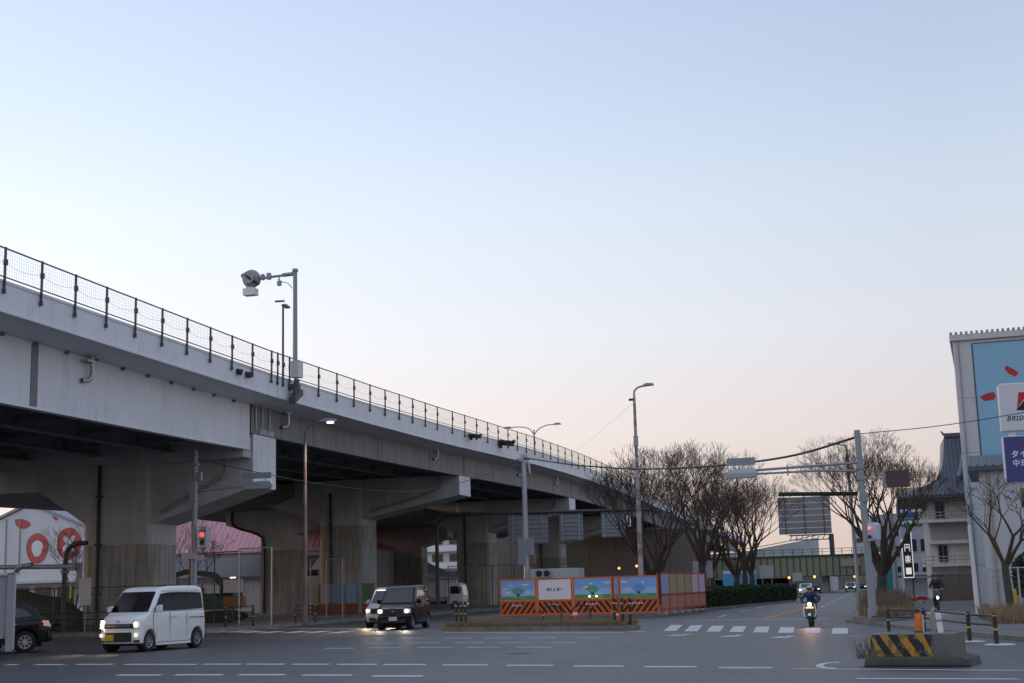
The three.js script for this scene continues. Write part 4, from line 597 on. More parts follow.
{ // striped concrete block
  const o = thing('concrete_block', 'weathered concrete block with yellow and black stripes in foreground', 'barrier', [0.66, 0, -28.3], -0.22); o.scale.setScalar(0.9);
  const st = (k) => mapped(concreteTex(0.16 * k, [1.02, 1, 0.94], 19, 0.3), { bumpMap: grain, bumpScale: 0.012 });
  part('base', [crease(ext([[-1.0, 0], [1.18, 0], [1.14, 0.15], [0.98, 0.21], [-0.97, 0.18]], 1.42, 0.05), 0.4)], st(0.5), o);
  part('block', [crease(ext([[-0.88, 0.18], [0.9, 0.18], [0.88, 0.66], [-0.86, 0.66]], 1.15, 0.03), 0.4)], st(0.95), o);
  const blackP = mapped(tex(256, 1.2, (u, v) => { const n = fbm(u, v, 8, 5, 15); return n > 0.6 ? [0.13, 0.125, 0.115] : [0.03, 0.03, 0.032]; })), yel = mapped(tex(256, 1.2, (u, v) => { const n = fbm(u, v, 8, 5, 16); return n > 0.6 ? [0.2, 0.15, 0.07] : [0.48, 0.25, 0.03]; }));
  part('black_paint', [bx(-0.85, 0.43, 0.2, 0.645, 0.575, 0.581)], blackP, o);
  const c = (v) => Math.max(-0.85, Math.min(0.43, v));
  for (const x of [-1.0, -0.66, -0.3, 0.08]) part('yellow_stripe', [ext([[c(x), 0.645], [c(x + 0.17), 0.645], [c(x + 0.46), 0.2], [c(x + 0.29), 0.2]], 0.005).translate(0, 0, 0.584)], yel, o);
  const d = thing('delineator', 'orange reflective delineator on top of the striped block', 'delineator', [0.7, 0.59, -28.4], -0.2);
  part('panel', [crease(ext([[-0.06, 0.02], [0.06, 0.02], [0.075, 0.34], [0.0, 0.37], [-0.05, 0.34]], 0.05, 0.008), 0.4)], mat(0.75, 0.16, 0.01, { roughness: 0.35 }), d); part('stand', [box(0.16, 0.03, 0.14, 0, 0.015, 0), box(0.06, 0.06, 0.05, 0, 0.4, 0)], M.black, d); part('side_strip', [box(0.03, 0.34, 0.04, 0.1, 0.17, 0)], M.galv, d);
  const q = thing('white_marker_post', 'short white marker post leaning on the striped block', 'marker post', [1.1, 0.59, -28.2], 0);
  part('post', [rod([0, 0, 0], [-0.03, 0.36, 0], 0.055, 0.05, 12)], M.white, q); part('grey_band', [rod([-0.015, 0.2, 0], [-0.019, 0.25, 0], 0.057, 0.057, 12)], M.galvDull, q);
  const q2 = thing('wooden_marker_post', 'weathered tan marker stake left of white marker post', 'marker post', [0.98, 0.59, -28.45], 0);
  part('post', [tube([[0, 0, 0], [0, 0.34, 0], [0.02, 0.42, 0], [0.06, 0.44, 0]], 0.04, 8, 16)], mat(0.36, 0.29, 0.24), q2);
  const wd = []; for (let i = 0; i < 90; i++) { const p = V(rr(-1.2, -0.75), 0.15, rr(-0.5, 0.75)); wd.push([p, p.clone().add(V(rr(-0.2, 0.2), rr(0.1, 0.5), rr(-0.2, 0.2))), 0.006, 0.003, 3]); }
  const g = part('weeds', [branchGeo(wd)], M.dryGrassDark, o);
}
{ const o = thing('white_pole', 'thin white leaning pole in front of the temple-roofed building', 'pole', [3.92, 0.1, -62]); part('pole', [rod([0.04, 0, 0], [-0.03, 3.6, 0], 0.1, 0.07, 10), rod([-0.03, 3.6, 0], [-0.03, 3.66, 0], 0.07, 0.02, 10)], M.white, o); }
{ const o = thing('yellow_post', 'short yellow post beside the low pale fence', 'post', [5.4, 0.1, -61.5]); part('post', [rod([0, 0, 0], [0, 0.9, 0], 0.08, 0.08, 12), new THREE.SphereGeometry(0.08, 10, 6).translate(0, 0.9, 0)], M.yellow, o); }
// ---------------------------------------------------------------- buildings
function win(parent, x, y, z, w, h, name = 'window', m = M.windowGlass) { const f = part(name, [bx(x - w / 2, x + w / 2, y - h / 2, y + h / 2, z - 0.1, z + 0.02)], m, parent); part('frame', [bx(x - w / 2 - 0.06, x + w / 2 + 0.06, y + h / 2, y + h / 2 + 0.06, z, z + 0.06), bx(x - w / 2 - 0.06, x + w / 2 + 0.06, y - h / 2 - 0.06, y - h / 2, z, z + 0.08), bx(x - w / 2 - 0.06, x - w / 2, y - h / 2, y + h / 2, z, z + 0.06), bx(x + w / 2, x + w / 2 + 0.06, y - h / 2, y + h / 2, z, z + 0.06), bx(x - 0.02, x + 0.02, y - h / 2, y + h / 2, z + 0.02, z + 0.05)], M.galvDull, f); return f; }
const blob = (cx, cy, rx, ry, n, wob, rot = 0, ph = 0) => Array.from({ length: n }, (_, i) => { const a = (i / n) * 6.2832, k = 1 + wob * Math.sin(a * 3 + ph) + wob * 0.5 * Math.sin(a * 5 + ph * 2); const x = Math.cos(a) * rx * k, y = Math.sin(a) * ry * k; return [cx + x * Math.cos(rot) - y * Math.sin(rot), cy + x * Math.sin(rot) + y * Math.cos(rot)]; });
const red = mat(0.42, 0.022, 0.03, { roughness: 0.6 });
{ // tall mural building on the right
  const o = thing('mural_building', 'tall pale building with light blue mural and red petals at right', 'building', [5.25, -0.3, -85], -4.3 * D2R);
  part('wall', [bx(0, 26, 0, 15.6, -18, 0)], M.offWhite, o);
  const rf = part('roof_edge', [bx(-0.15, 26.2, 15.6, 15.95, -18.1, 0.18)], M.galv, o);
  for (let k = 0; k < 90; k++) part('roof_rib', [bx(-0.12 + k * 0.29, 0.02 + k * 0.29, 15.95, 16.1, -18, 0.22)], M.galvDull, rf);
  part('mural_field', [bx(1.09, 26, 7.2, 15.35, 0, 0.012)], mat(0.24, 0.45, 0.6), o, { label: 'light blue mural field' });
  part('mural_border', [bx(1.03, 1.1, 7.2, 15.35, 0.0, 0.03), bx(1.1, 26, 15.35, 15.4, 0, 0.03)], mat(0.05, 0.06, 0.09), o);
  const fl = (p) => ext(p, 0.006).translate(0, 0, 0.016);
  part('mural_petal', [fl([[1.25, 12.2], [1.65, 12.4], [2.05, 12.45], [2.15, 12.2], [2.05, 12.0], [1.5, 11.95]])], red, o); part('mural_petal', [fl([[2.85, 13.95], [3.25, 13.7], [3.5, 13.45], [3.3, 13.25], [2.95, 13.45], [2.75, 13.75]])], red, o);
  part('mural_petal', [fl(blob(3.7, 11.35, 1.3, 1.3, 24, 0.02))], red, o); part('mural_petal', [fl(blob(5.2, 14.6, 0.6, 0.5, 20, 0.08))], red, o);
  part('mural_cloud', [fl([[1.1, 7.25], [1.2, 7.6], [1.7, 8.05], [2.3, 8.3], [2.9, 8.35], [3.1, 8.9], [3.6, 9.7], [4.5, 10.2], [6, 10], [6.5, 7.25]]).translate(0, 0, 0.008)], M.white, o);
  part('downpipe', [rod([0.28, 0, 0.08], [0.28, 15.6, 0.08], 0.05)], M.galvDull, o);
  for (let k = 0; k < 4; k++) part('panel_joint', [bx(0.0, 1.03, 2.6 + k * 3.2, 2.63 + k * 3.2, 0, 0.012)], M.galvDull, o);
  const a = thing('white_annex', 'lower white annex with grey tiled roof before mural building', 'building', [4.95, 0.1, -71], -4.6 * D2R);
  part('wall', [bx(0.12, 14, 0, 6.6, -8, 0)], M.offWhite, a);
  const ar = part('roof', [ext([[-0.35, 6.55], [14, 6.55], [14, 6.7], [-0.3, 6.7]], 9).translate(0, 0, -4), crease(loft([[[-0.3, 6.7, 0.55], [14, 6.7, 0.55], [14, 6.75, 0.55], [-0.3, 6.75, 0.55]], [[-0.3, 7.4, -2.2], [14, 7.4, -2.2], [14, 7.45, -2.2], [-0.3, 7.45, -2.2]]]))], mat(0.1, 0.12, 0.14, { roughness: 0.5 }), a);
  for (let k = 0; k < 40; k++) part('roof_tile_row', [box(0.09, 0.09, 2.85, -0.25 + k * 0.36, 7.1, -0.82, 0, 0.25)], ar.material, ar);
  part('downpipe', [rod([0.55, 0, 0.1], [0.55, 6.5, 0.1], 0.07)], M.beige, a);
  part('downpipe', [rod([2.6, 0, 0.08], [2.6, 5.5, 0.08], 0.04)], M.galvDull, a);
  win(a, 5, 2.2, 0, 1.6, 1.4); part('door', [bx(1.3, 2.3, 0, 2.1, 0, 0.03)], M.galvDull, a);
}
{ // building with temple roof
  const o = thing('temple_roof_building', 'cream balconied building with tall dark tiled temple roof', 'building', [3.4, 0.1, -108]);
  part('wall', [bx(0.55, 9, 0, 7.5, -12, -0.9)], M.cream, o);
  const tile = mat(0.085, 0.092, 0.115, { roughness: 0.45 });
  // sweeping lower roof with flared eaves, steep upper gable
  const nx = 20, S = (x, t) => { const e = 7.5 + 0.14 * Math.pow(Math.max(0, 1 - (x + 1.8) / 3), 2); return e + t; };
  const prof = [[0.9, 0], [0.2, 0.3], [-0.6, 0.72], [-1.4, 1.25], [-2.2, 2.0], [-2.9, 3.05], [-3.4, 4.2], [-3.6, 4.75]];
  const WA = [[0, -1.7], [0.3, -0.8], [0.72, 0.35], [1.25, 1.35], [2.0, 1.85], [3.05, 2.1], [4.2, 2.25], [4.75, 2.3]], wAt = (t) => { for (let i = 0; i < WA.length - 1; i++) if (t <= WA[i + 1][0]) { const q = (t - WA[i][0]) / (WA[i + 1][0] - WA[i][0]); return WA[i][1] + (WA[i + 1][1] - WA[i][1]) * q; } return 2.3; };
  const pos = []; for (let i = 0; i < prof.length - 1; i++) for (let k = 0; k < nx; k++) { const f = (q, s) => { const t = prof[q][1], x0 = wAt(t), x = x0 + ((9.4 - x0) * s) / nx; return [x, S(x, t) - (q ? 0.14 * Math.pow(Math.max(0, 1 - (x + 1.8) / 3), 2) * (1 - Math.max(0, 1 - t)) : 0), prof[q][0]]; }; const a = f(i, k), b = f(i, k + 1), c = f(i + 1, k + 1), d = f(i + 1, k); pos.push(...a, ...b, ...c, ...a, ...c, ...d); }
  const rg = new THREE.BufferGeometry(); rg.setAttribute('position', new THREE.Float32BufferAttribute(pos, 3)); rg.computeVertexNormals();
  const roof = part('roof', [rg, bx(-1.45, 9.2, 7.3, 7.49, -11, 0.82), bx(2.4, 9.2, 7.5, 12.1, -11, -3.75), ext([[-1.5, 7.5], [-0.7, 7.8], [0.4, 8.2], [1.4, 8.75], [1.9, 9.5], [2.15, 10.5], [2.32, 12.15], [2.7, 12.15], [2.7, 7.5]], 7).translate(0, 0, -7.2)], tile, o);
  for (let k = 0; k < 36; k++) {                       // tile ridges running down the slope
    const s = (k + 0.5) / 36, x = -1.7 + s * 11; const pts = []; prof.forEach(([z, t]) => { if (x > wAt(t) + 0.05) pts.push([x, S(x, t) + 0.03, z]); }); if (pts.length < 2) { pts.push([x + 0.1, pts[0]?.[1] + 0.1 || 7.2, 0.5]); }
    if (pts.length > 1 && pts.every((p) => p.every(Number.isFinite))) part('tile_row', [tube(pts, 0.06, 5, 14)], tile, roof);
  }
  part('ridge_tile', [tube([[3.75, 12.1, -3.3], [3.5, 10.6, -2.55], [3.15, 9.3, -1.5], [2.95, 8.85, -0.95]], 0.17, 7, 24)], mat(0.13, 0.14, 0.165, { roughness: 0.4 }), roof); part('ridge_tile', [bx(2.3, 9.2, 12.1, 12.4, -3.9, -3.4), rod([2.3, 12.3, -3.6], [2.1, 12.6, -3.5], 0.1, 0.04)], tile, roof); part('ridge_end_tile', [box(0.3, 0.3, 0.3, 2.9, 8.8, -0.85)], tile, roof);
  part('eave', [bx(-1.2, 9.2, 7.1, 7.3, -11, 0.55)], mat(0.16, 0.14, 0.12), o);
  for (const [y0, w] of [[5.55, 0], [2.35, 0.3]]) {
    const b = part('balcony', [bx(-0.1, 9, y0, y0 + 0.22, -1, 0.35), bx(-0.1, 0.05, y0 + 0.22, y0 + 0.9, 0.25, 0.35)], M.cream, o);
    for (const t of [0.45, 0.7]) part('rail', [bx(-0.1, 9, y0 + t, y0 + t + 0.06, 0.27, 0.33)], M.beige, b);
    for (let k = 0; k < 12; k++) part('baluster', [bx(-0.1 + k * 0.75, -0.04 + k * 0.75, y0 + 0.2, y0 + 0.76, 0.27, 0.33)], M.beige, b);
    win(o, 1.45, y0 + 0.95, -0.9, 0.6, 1.15); win(o, 4.35, y0 + 0.95, -0.9, 0.6, 1.15); win(o, 6.5, y0 + 0.95, -0.9, 0.9, 1.15);
  }
  part('band', [bx(0.5, 9, 4.0, 4.25, -0.9, -0.2)], M.cream, o); part('wall_panel', [bx(0.7, 9, 4.3, 5.5, -0.9, -0.84)], mat(0.42, 0.38, 0.35), o);
  part('ground_floor_shutter', [bx(0.8, 4.4, 0, 1.5, -0.9, -0.85)], M.galvDull, o); part('canopy', [bx(-0.6, 5, 1.55, 1.7, -1, 0.6)], M.galvDull, o);
  const w = thing('boundary_wall', 'low brown boundary wall under the temple-roofed building', 'wall', [3.6, 0.1, -101]); for (let k = 0; k < 7; k++) part('wall_panel', [bx(k * 0.9, k * 0.9 + 0.88, 0, 1.7, -0.1, 0.1)], mat(0.16, 0.13, 0.105), w); part('coping', [bx(-0.05, 6.4, 1.7, 1.8, -0.14, 0.14)], M.concreteOld, w);
}
{ // roadside sign tower
  const o = thing('sign_tower', 'tall shop sign tower with white logo panel over a purple panel', 'sign', [5.3, 0.1, -60]);
  const edge = (p) => p;
  part('panel_box', [crease(ext([[0, 7.3], [3.2, 7.3], [3.2, 9.25], [0.1, 9.25], [0.0, 9.15]], 0.5, 0.04), 0.4)], M.white, o, { label: 'white upper panel' });
  part('panel_print', [plane(3.1, 1.9, 1.6, 8.27, 0.255)], canvas(1024, 628, (x, w, h) => { x.fillStyle = '#d2d2d8'; x.fillRect(0, 0, w, h); x.fillStyle = '#141416'; x.save(); x.transform(1, 0, -0.2, 1, 150, 0); x.font = 'bold 92px sans-serif'; x.fillText('BRIDGESTONE', 10, 500); x.restore(); x.fillStyle = '#c01522'; x.beginPath(); x.moveTo(240, 120); x.lineTo(420, 120); x.lineTo(400, 180); x.lineTo(300, 220); x.lineTo(205, 340); x.closePath(); x.fill(); x.fillStyle = '#141416'; x.beginPath(); x.moveTo(190, 360); x.lineTo(300, 240); x.lineTo(520, 180); x.lineTo(470, 340); x.lineTo(330, 370); x.closePath(); x.fill(); }), o, { keepUV: true });
  part('panel_box', [crease(ext([[0.0, 5.2], [3.2, 5.2], [3.2, 7.1], [0.0, 7.1]], 0.5, 0.03), 0.4)], M.white, o, { label: 'purple lower panel' });
  const K = { ta: [[[0.45, 0.05], [0.1, 0.5]], [[0.35, 0.2], [0.88, 0.2], [0.72, 0.6], [0.2, 0.98]], [[0.32, 0.45], [0.68, 0.7]]], i: [[[0.8, 0.05], [0.12, 0.52]], [[0.52, 0.3], [0.52, 0.98]]], ya: [[[0.05, 0.42], [0.92, 0.24], [0.7, 0.55]], [[0.32, 0.08], [0.58, 0.98]]], naka: [[[0.12, 0.25], [0.88, 0.25], [0.88, 0.65], [0.12, 0.65], [0.12, 0.25]], [[0.5, 0.02], [0.5, 1]]], kan: [[[0.02, 0.15], [0.38, 0.15]], [[0.02, 0.48], [0.38, 0.48]], [[0.0, 0.88], [0.4, 0.8]], [[0.2, 0.15], [0.2, 0.84]], [[0.48, 0.08], [0.98, 0.08], [0.98, 0.3], [0.48, 0.3], [0.48, 0.08]], [[0.64, 0.08], [0.64, 0.3]], [[0.82, 0.08], [0.82, 0.3]], [[0.42, 0.42], [1, 0.42]], [[0.55, 0.52], [0.9, 0.52], [0.9, 0.68], [0.55, 0.68], [0.55, 0.52]], [[0.72, 0.68], [0.45, 0.98]], [[0.62, 0.8], [0.62, 1]], [[0.72, 0.72], [0.98, 0.98]]], yakata: [[[0.25, 0.02], [0.02, 0.3]], [[0.25, 0.02], [0.45, 0.25]], [[0.08, 0.35], [0.4, 0.35], [0.4, 0.62], [0.08, 0.62], [0.08, 0.35]], [[0.08, 0.35], [0.08, 0.95], [0.4, 0.85]], [[0.75, 0.02], [0.75, 0.15]], [[0.52, 0.28], [0.52, 0.15], [0.98, 0.15], [0.98, 0.28]], [[0.6, 0.32], [0.92, 0.32], [0.92, 0.5], [0.6, 0.5]], [[0.6, 0.32], [0.6, 0.95], [0.95, 0.95], [0.95, 0.68], [0.6, 0.68]]], yen: [[[0.15, 1], [0.15, 0.1], [0.85, 0.1], [0.85, 1]], [[0.5, 0.1], [0.5, 0.52]], [[0.15, 0.52], [0.85, 0.52]]], raku: [[[0.5, 0], [0.42, 0.1]], [[0.35, 0.1], [0.65, 0.1], [0.65, 0.45], [0.35, 0.45], [0.35, 0.1]], [[0.35, 0.28], [0.65, 0.28]], [[0.1, 0.12], [0.25, 0.25]], [[0.1, 0.45], [0.26, 0.35]], [[0.9, 0.12], [0.76, 0.25]], [[0.9, 0.45], [0.76, 0.35]], [[0.05, 0.6], [0.95, 0.6]], [[0.5, 0.45], [0.5, 1]], [[0.45, 0.62], [0.1, 0.95]], [[0.55, 0.62], [0.9, 0.95]]] };
  const glyph = (x, n, a, b, s, lw, c) => { x.strokeStyle = c; x.lineWidth = lw; x.lineCap = 'square'; for (const l of K[n]) { x.beginPath(); l.forEach(([u, v], i) => (i ? x.lineTo(a + u * s, b + v * s) : x.moveTo(a + u * s, b + v * s))); x.stroke(); } };
  part('panel_print', [plane(3.1, 1.84, 1.6, 6.15, 0.255)], canvas(1024, 608, (x, w, h) => { x.fillStyle = '#44437f'; x.fillRect(0, 0, w, h); ['ta', 'i', 'ya', 'yakata'].forEach((n, i) => glyph(x, n, 90 + i * 104, 190, 84, 15, '#dcdce8')); ['naka', 'kan'].forEach((n, i) => glyph(x, n, 90 + i * 108, 305, 92, 12, '#dcdce8')); }), o, { keepUV: true });
  part('post', [bx(0.15, 0.45, 0, 5.2, -0.15, 0.15)].map((g) => g.translate(0.75, 0, 0)), M.white, o); part('post', [bx(2.3, 2.6, 0, 7.3, -0.15, 0.15)], M.white, o); part('post', [bx(0.3, 0.55, 7.1, 7.3, -0.12, 0.12)], M.white, o);
  part('small_panel', [bx(0.55, 2.2, 4.25, 5.0, -0.1, 0.1)], mat(0.2, 0.22, 0.1), o, { label: 'small green and blue panel with red round emblem' });
  part('small_panel_print', [plane(1.6, 0.74, 1.38, 4.62, 0.105)], canvas(256, 118, (x, w, h) => { x.fillStyle = '#6c7440'; x.fillRect(0, 0, w, h); x.fillStyle = '#3a3f78'; x.fillRect(0, h * 0.74, w, h * 0.26); x.fillStyle = '#b8343c'; x.beginPath(); x.arc(w * 0.36, h * 0.4, h * 0.34, 0, 7); x.fill(); x.fillStyle = '#d8b8b0'; x.beginPath(); x.arc(w * 0.36, h * 0.4, h * 0.2, 0, 7); x.fill(); }), o, { keepUV: true });
  part('logo_box', [bx(0.72, 2.2, 3.55, 4.05, -0.1, 0.1)], M.white, o); part('logo_print', [plane(1.46, 0.48, 1.46, 3.8, 0.105)], canvas(256, 84, (x, w, h) => { x.fillStyle = '#d0d0d6'; x.fillRect(0, 0, w, h); x.fillStyle = '#18181c'; x.font = 'italic bold 46px sans-serif'; x.fillText('B', 26, 62); x.fillStyle = '#b8202c'; x.fillRect(34, 12, 34, 10); x.fillStyle = '#18181c'; x.fillRect(84, 34, 140, 26); }), o, { keepUV: true });
  // lit outline sign further along the street
  const n = thing('outlined_sign', 'vertical dark sign outlined in white light with two characters', 'sign', [1.98, 0.1, -110]); n.scale.set(0.82, 0.96, 1);
  part('panel', [ext([[0, 1.7], [0.86, 1.7], [0.86, 5.3], [0.0, 4.55]], 0.16)], mat(0.02, 0.02, 0.025), n);
  part('neon_outline', [rod([0, 1.7, 0.1], [0.86, 1.7, 0.1], 0.035), rod([0.86, 1.7, 0.1], [0.86, 5.3, 0.1], 0.035), rod([0.86, 5.3, 0.1], [0, 4.55, 0.1], 0.035), rod([0, 4.55, 0.1], [0, 1.7, 0.1], 0.035)], M.neon, n);
  const ink = (name, x, y, s) => K[name].map((l) => l.slice(1).map((q, i) => rod([x + l[i][0] * s, y - l[i][1] * s, 0.1], [x + q[0] * s, y - q[1] * s, 0.1], 0.03, 0.03, 5))).flat();
  part('neon_lettering', ink('yen', 0.14, 4.3, 0.6), M.neon, n); part('neon_lettering', ink('raku', 0.14, 3.4, 0.6), M.neon, n); part('neon_square', [bx(0.2, 0.68, 1.95, 2.45, 0.08, 0.11)], M.neon, n);
  part('post', [rod([0.75, 0, -0.1], [0.75, 6, -0.1], 0.06)], M.dark, n);
}
{ // shops beyond
  const s = thing('shop_building', 'beige shop building with blue and green sign bands down the street', 'building', [2.4, 0.1, -150]);
  part('wall', [bx(0.3, 12, 0, 9.6, -14, 0)], mat(0.36, 0.37, 0.4), s); part('upper_wall', [bx(0.2, 3, 9.6, 10.8, -8, -0.5)], mat(0.5, 0.42, 0.25), s);
  part('sign_band', [bx(0, 2.8, 7.8, 9.0, -0.1, 0.2)], mat(0.05, 0.06, 0.28), s, { label: 'blue sign band' }); part('sign_band', [bx(0.2, 2.5, 6.9, 7.6, -0.1, 0.2)], mat(0.02, 0.17, 0.08), s, { label: 'green sign band' });
  for (let k = 0; k < 4; k++) part('sign_lettering', [bx(0.3 + k * 0.6, 0.7 + k * 0.6, 8.25, 8.6, 0.2, 0.22)], M.white, s); for (let k = 0; k < 3; k++) part('sign_lettering', [bx(0.45 + k * 0.6, 0.85 + k * 0.6, 7.1, 7.4, 0.2, 0.22)], M.white, s);
  for (let k = 0; k < 3; k++) for (let j = 0; j < 2; j++) win(s, 1.3 + k * 1.3, 2.5 + j * 2.4, 0, 0.9, 1.2);
  part('awning', [bx(-0.4, 4, 1.9, 2.2, 0, 1.6)], M.galv, s);
  const t = thing('grey_block', 'plain grey block beyond the shops at the end of the street', 'building', [-0.5, 0.1, -215]); part('wall', [bx(0, 30, 0, 11, -20, 0)], mat(0.3, 0.31, 0.34), t); for (let k = 0; k < 6; k++) for (let j = 0; j < 3; j++) win(t, 1.5 + k * 2, 2.6 + j * 3, 0, 1.2, 1.5);
  for (const [x, z, c, l] of [[0.6, -128, [0.02, 0.22, 0.19], 'teal vertical banner nearest the outlined sign'], [0.1, -139, [0.03, 0.25, 0.2], 'teal vertical banner farther down the street']]) { const b = thing('banner', l, 'banner', [x, 0.1, z], 0, 'teal banners'); part('cloth', [bx(0, 0.75, 0.6, 4.6, -0.02, 0.02)], mat(...c), b); part('pole', [rod([0.85, 0, 0], [0.85, 4.8, 0], 0.05)], M.galv, b); }
  const up = thing('utility_pole', 'slim grey utility pole beside the teal banners', 'utility pole', [1.5, 0.1, -118]); part('pole', [rod([0, 0, 0], [0, 7.2, 0], 0.14, 0.1)], M.galvDull, up); part('cross_arm', [box(1.2, 0.1, 0.1, 0, 6.7, 0)], M.galvDull, up);
  const rb = thing('red_barrier', 'low red plastic barrier behind the cyclist', 'barrier', [1.75, 0.1, -92]); rb.scale.setScalar(0.7); part('body', [crease(ext([[0, 0.15], [0.3, 0.25], [0.6, 0.2], [1.0, 0.35], [1.7, 0.3], [1.7, 0.6], [1.1, 0.65], [0.6, 0.5], [0.2, 0.6], [0, 0.5]], 0.2, 0.04))], mat(0.45, 0.02, 0.03), rb); part('foot', [box(0.1, 0.2, 0.4, 0.2, 0.1, 0), box(0.1, 0.25, 0.4, 1.4, 0.12, 0)], mat(0.45, 0.02, 0.03), rb);
  for (const [x, y, z, m, l] of [[0.3, 4.0, -134, M.redLamp, 'small red shop light down the street'], [0.55, 2.6, -134, M.lampWarm, 'warm shop light below the red one'], [0.2, 1.9, -134, M.headCool, 'pale green-white shop light at street level']]) { const q = thing('shop_light', l, 'light', [x, y, z]); part('lamp_globe', [new THREE.SphereGeometry(0.14, 10, 8)], m, q); part('bracket', [rod([0, 0, -0.1], [0, 0.3, -0.3], 0.03)], M.dark, q); }
}
{ // green bridge across the road and the grey ramp behind it
  const o = thing('green_bridge', 'low green ribbed girder bridge crossing the road in the distance', 'bridge', [0, 0, -226]);
  const gm = mat(0.27, 0.275, 0.17, { roughness: 0.6 }), gd = mat(0.06, 0.08, 0.06);
  part('girder', [bx(-52, 0.6, 2.5, 5.6, -9, 0)], gm, o);
  for (let x = -51.5; x < 0.5; x += 1.0) part('rib', [bx(x - 0.07, x + 0.07, 2.55, 5.55, 0, 0.16)], gd, o);
  part('flange', [bx(-52, 0.7, 5.55, 5.75, -9.2, 0.3), bx(-52, 0.7, 2.42, 2.52, -9.2, 0.25)], gd, o);
  for (let x = -51.5; x < 0.5; x += 1.5) part('rail_post', [bx(x - 0.05, x + 0.05, 5.75, 6.7, 0.1, 0.2)], M.fencePost, o);
  part('rail', [bx(-52, 0.6, 6.62, 6.7, 0.1, 0.2)], M.fencePost, o); part('rail', [bx(-52, 0.6, 6.2, 6.26, 0.1, 0.2)], M.fencePost, o);
  part('sign_plate', [bx(-5.3, -2.4, 3.85, 5.0, 0.18, 0.24)], mat(0.36, 0.31, 0.27), o);
  part('pier', [bx(-13.5, -11.6, 0, 2.45, -6, -2)], M.concrete, o); part('pier', [bx(-30, -27, 0, 2.45, -6, -2)], M.concrete, o);
  part('abutment', [bx(-8.4, -7.4, 0, 2.45, -60, -2)], M.concrete, o); part('abutment', [bx(-0.6, 6, 0, 2.45, -9, -1)], M.concreteOld, o);
  const r = thing('grey_ramp', 'pale grey concrete ramp wall rising behind the green bridge', 'ramp'); part('wall', [ext([[-45, 4], [-45, 6.4], [-23, 7.4], [-10.4, 9.4], [-9.8, 9.4], [-9.8, 4]], 1.2).translate(0, 0, -262)], M.concrete, r); part('rail', [tube([[-45, 6.9, -261.3], [-23, 7.9, -261.3], [-10, 9.9, -261.3]], 0.07, 6, 30)], M.fencePost, r);
  const d = thing('distant_tower', 'small pale distant block right of the highway sign', 'building', [-6.2, 0, -420]); part('wall', [bx(0, 5.5, 0, 16, -8, 0)], mat(0.4, 0.45, 0.52), d); win(d, 2, 13, 0, 1.5, 1.2);
}
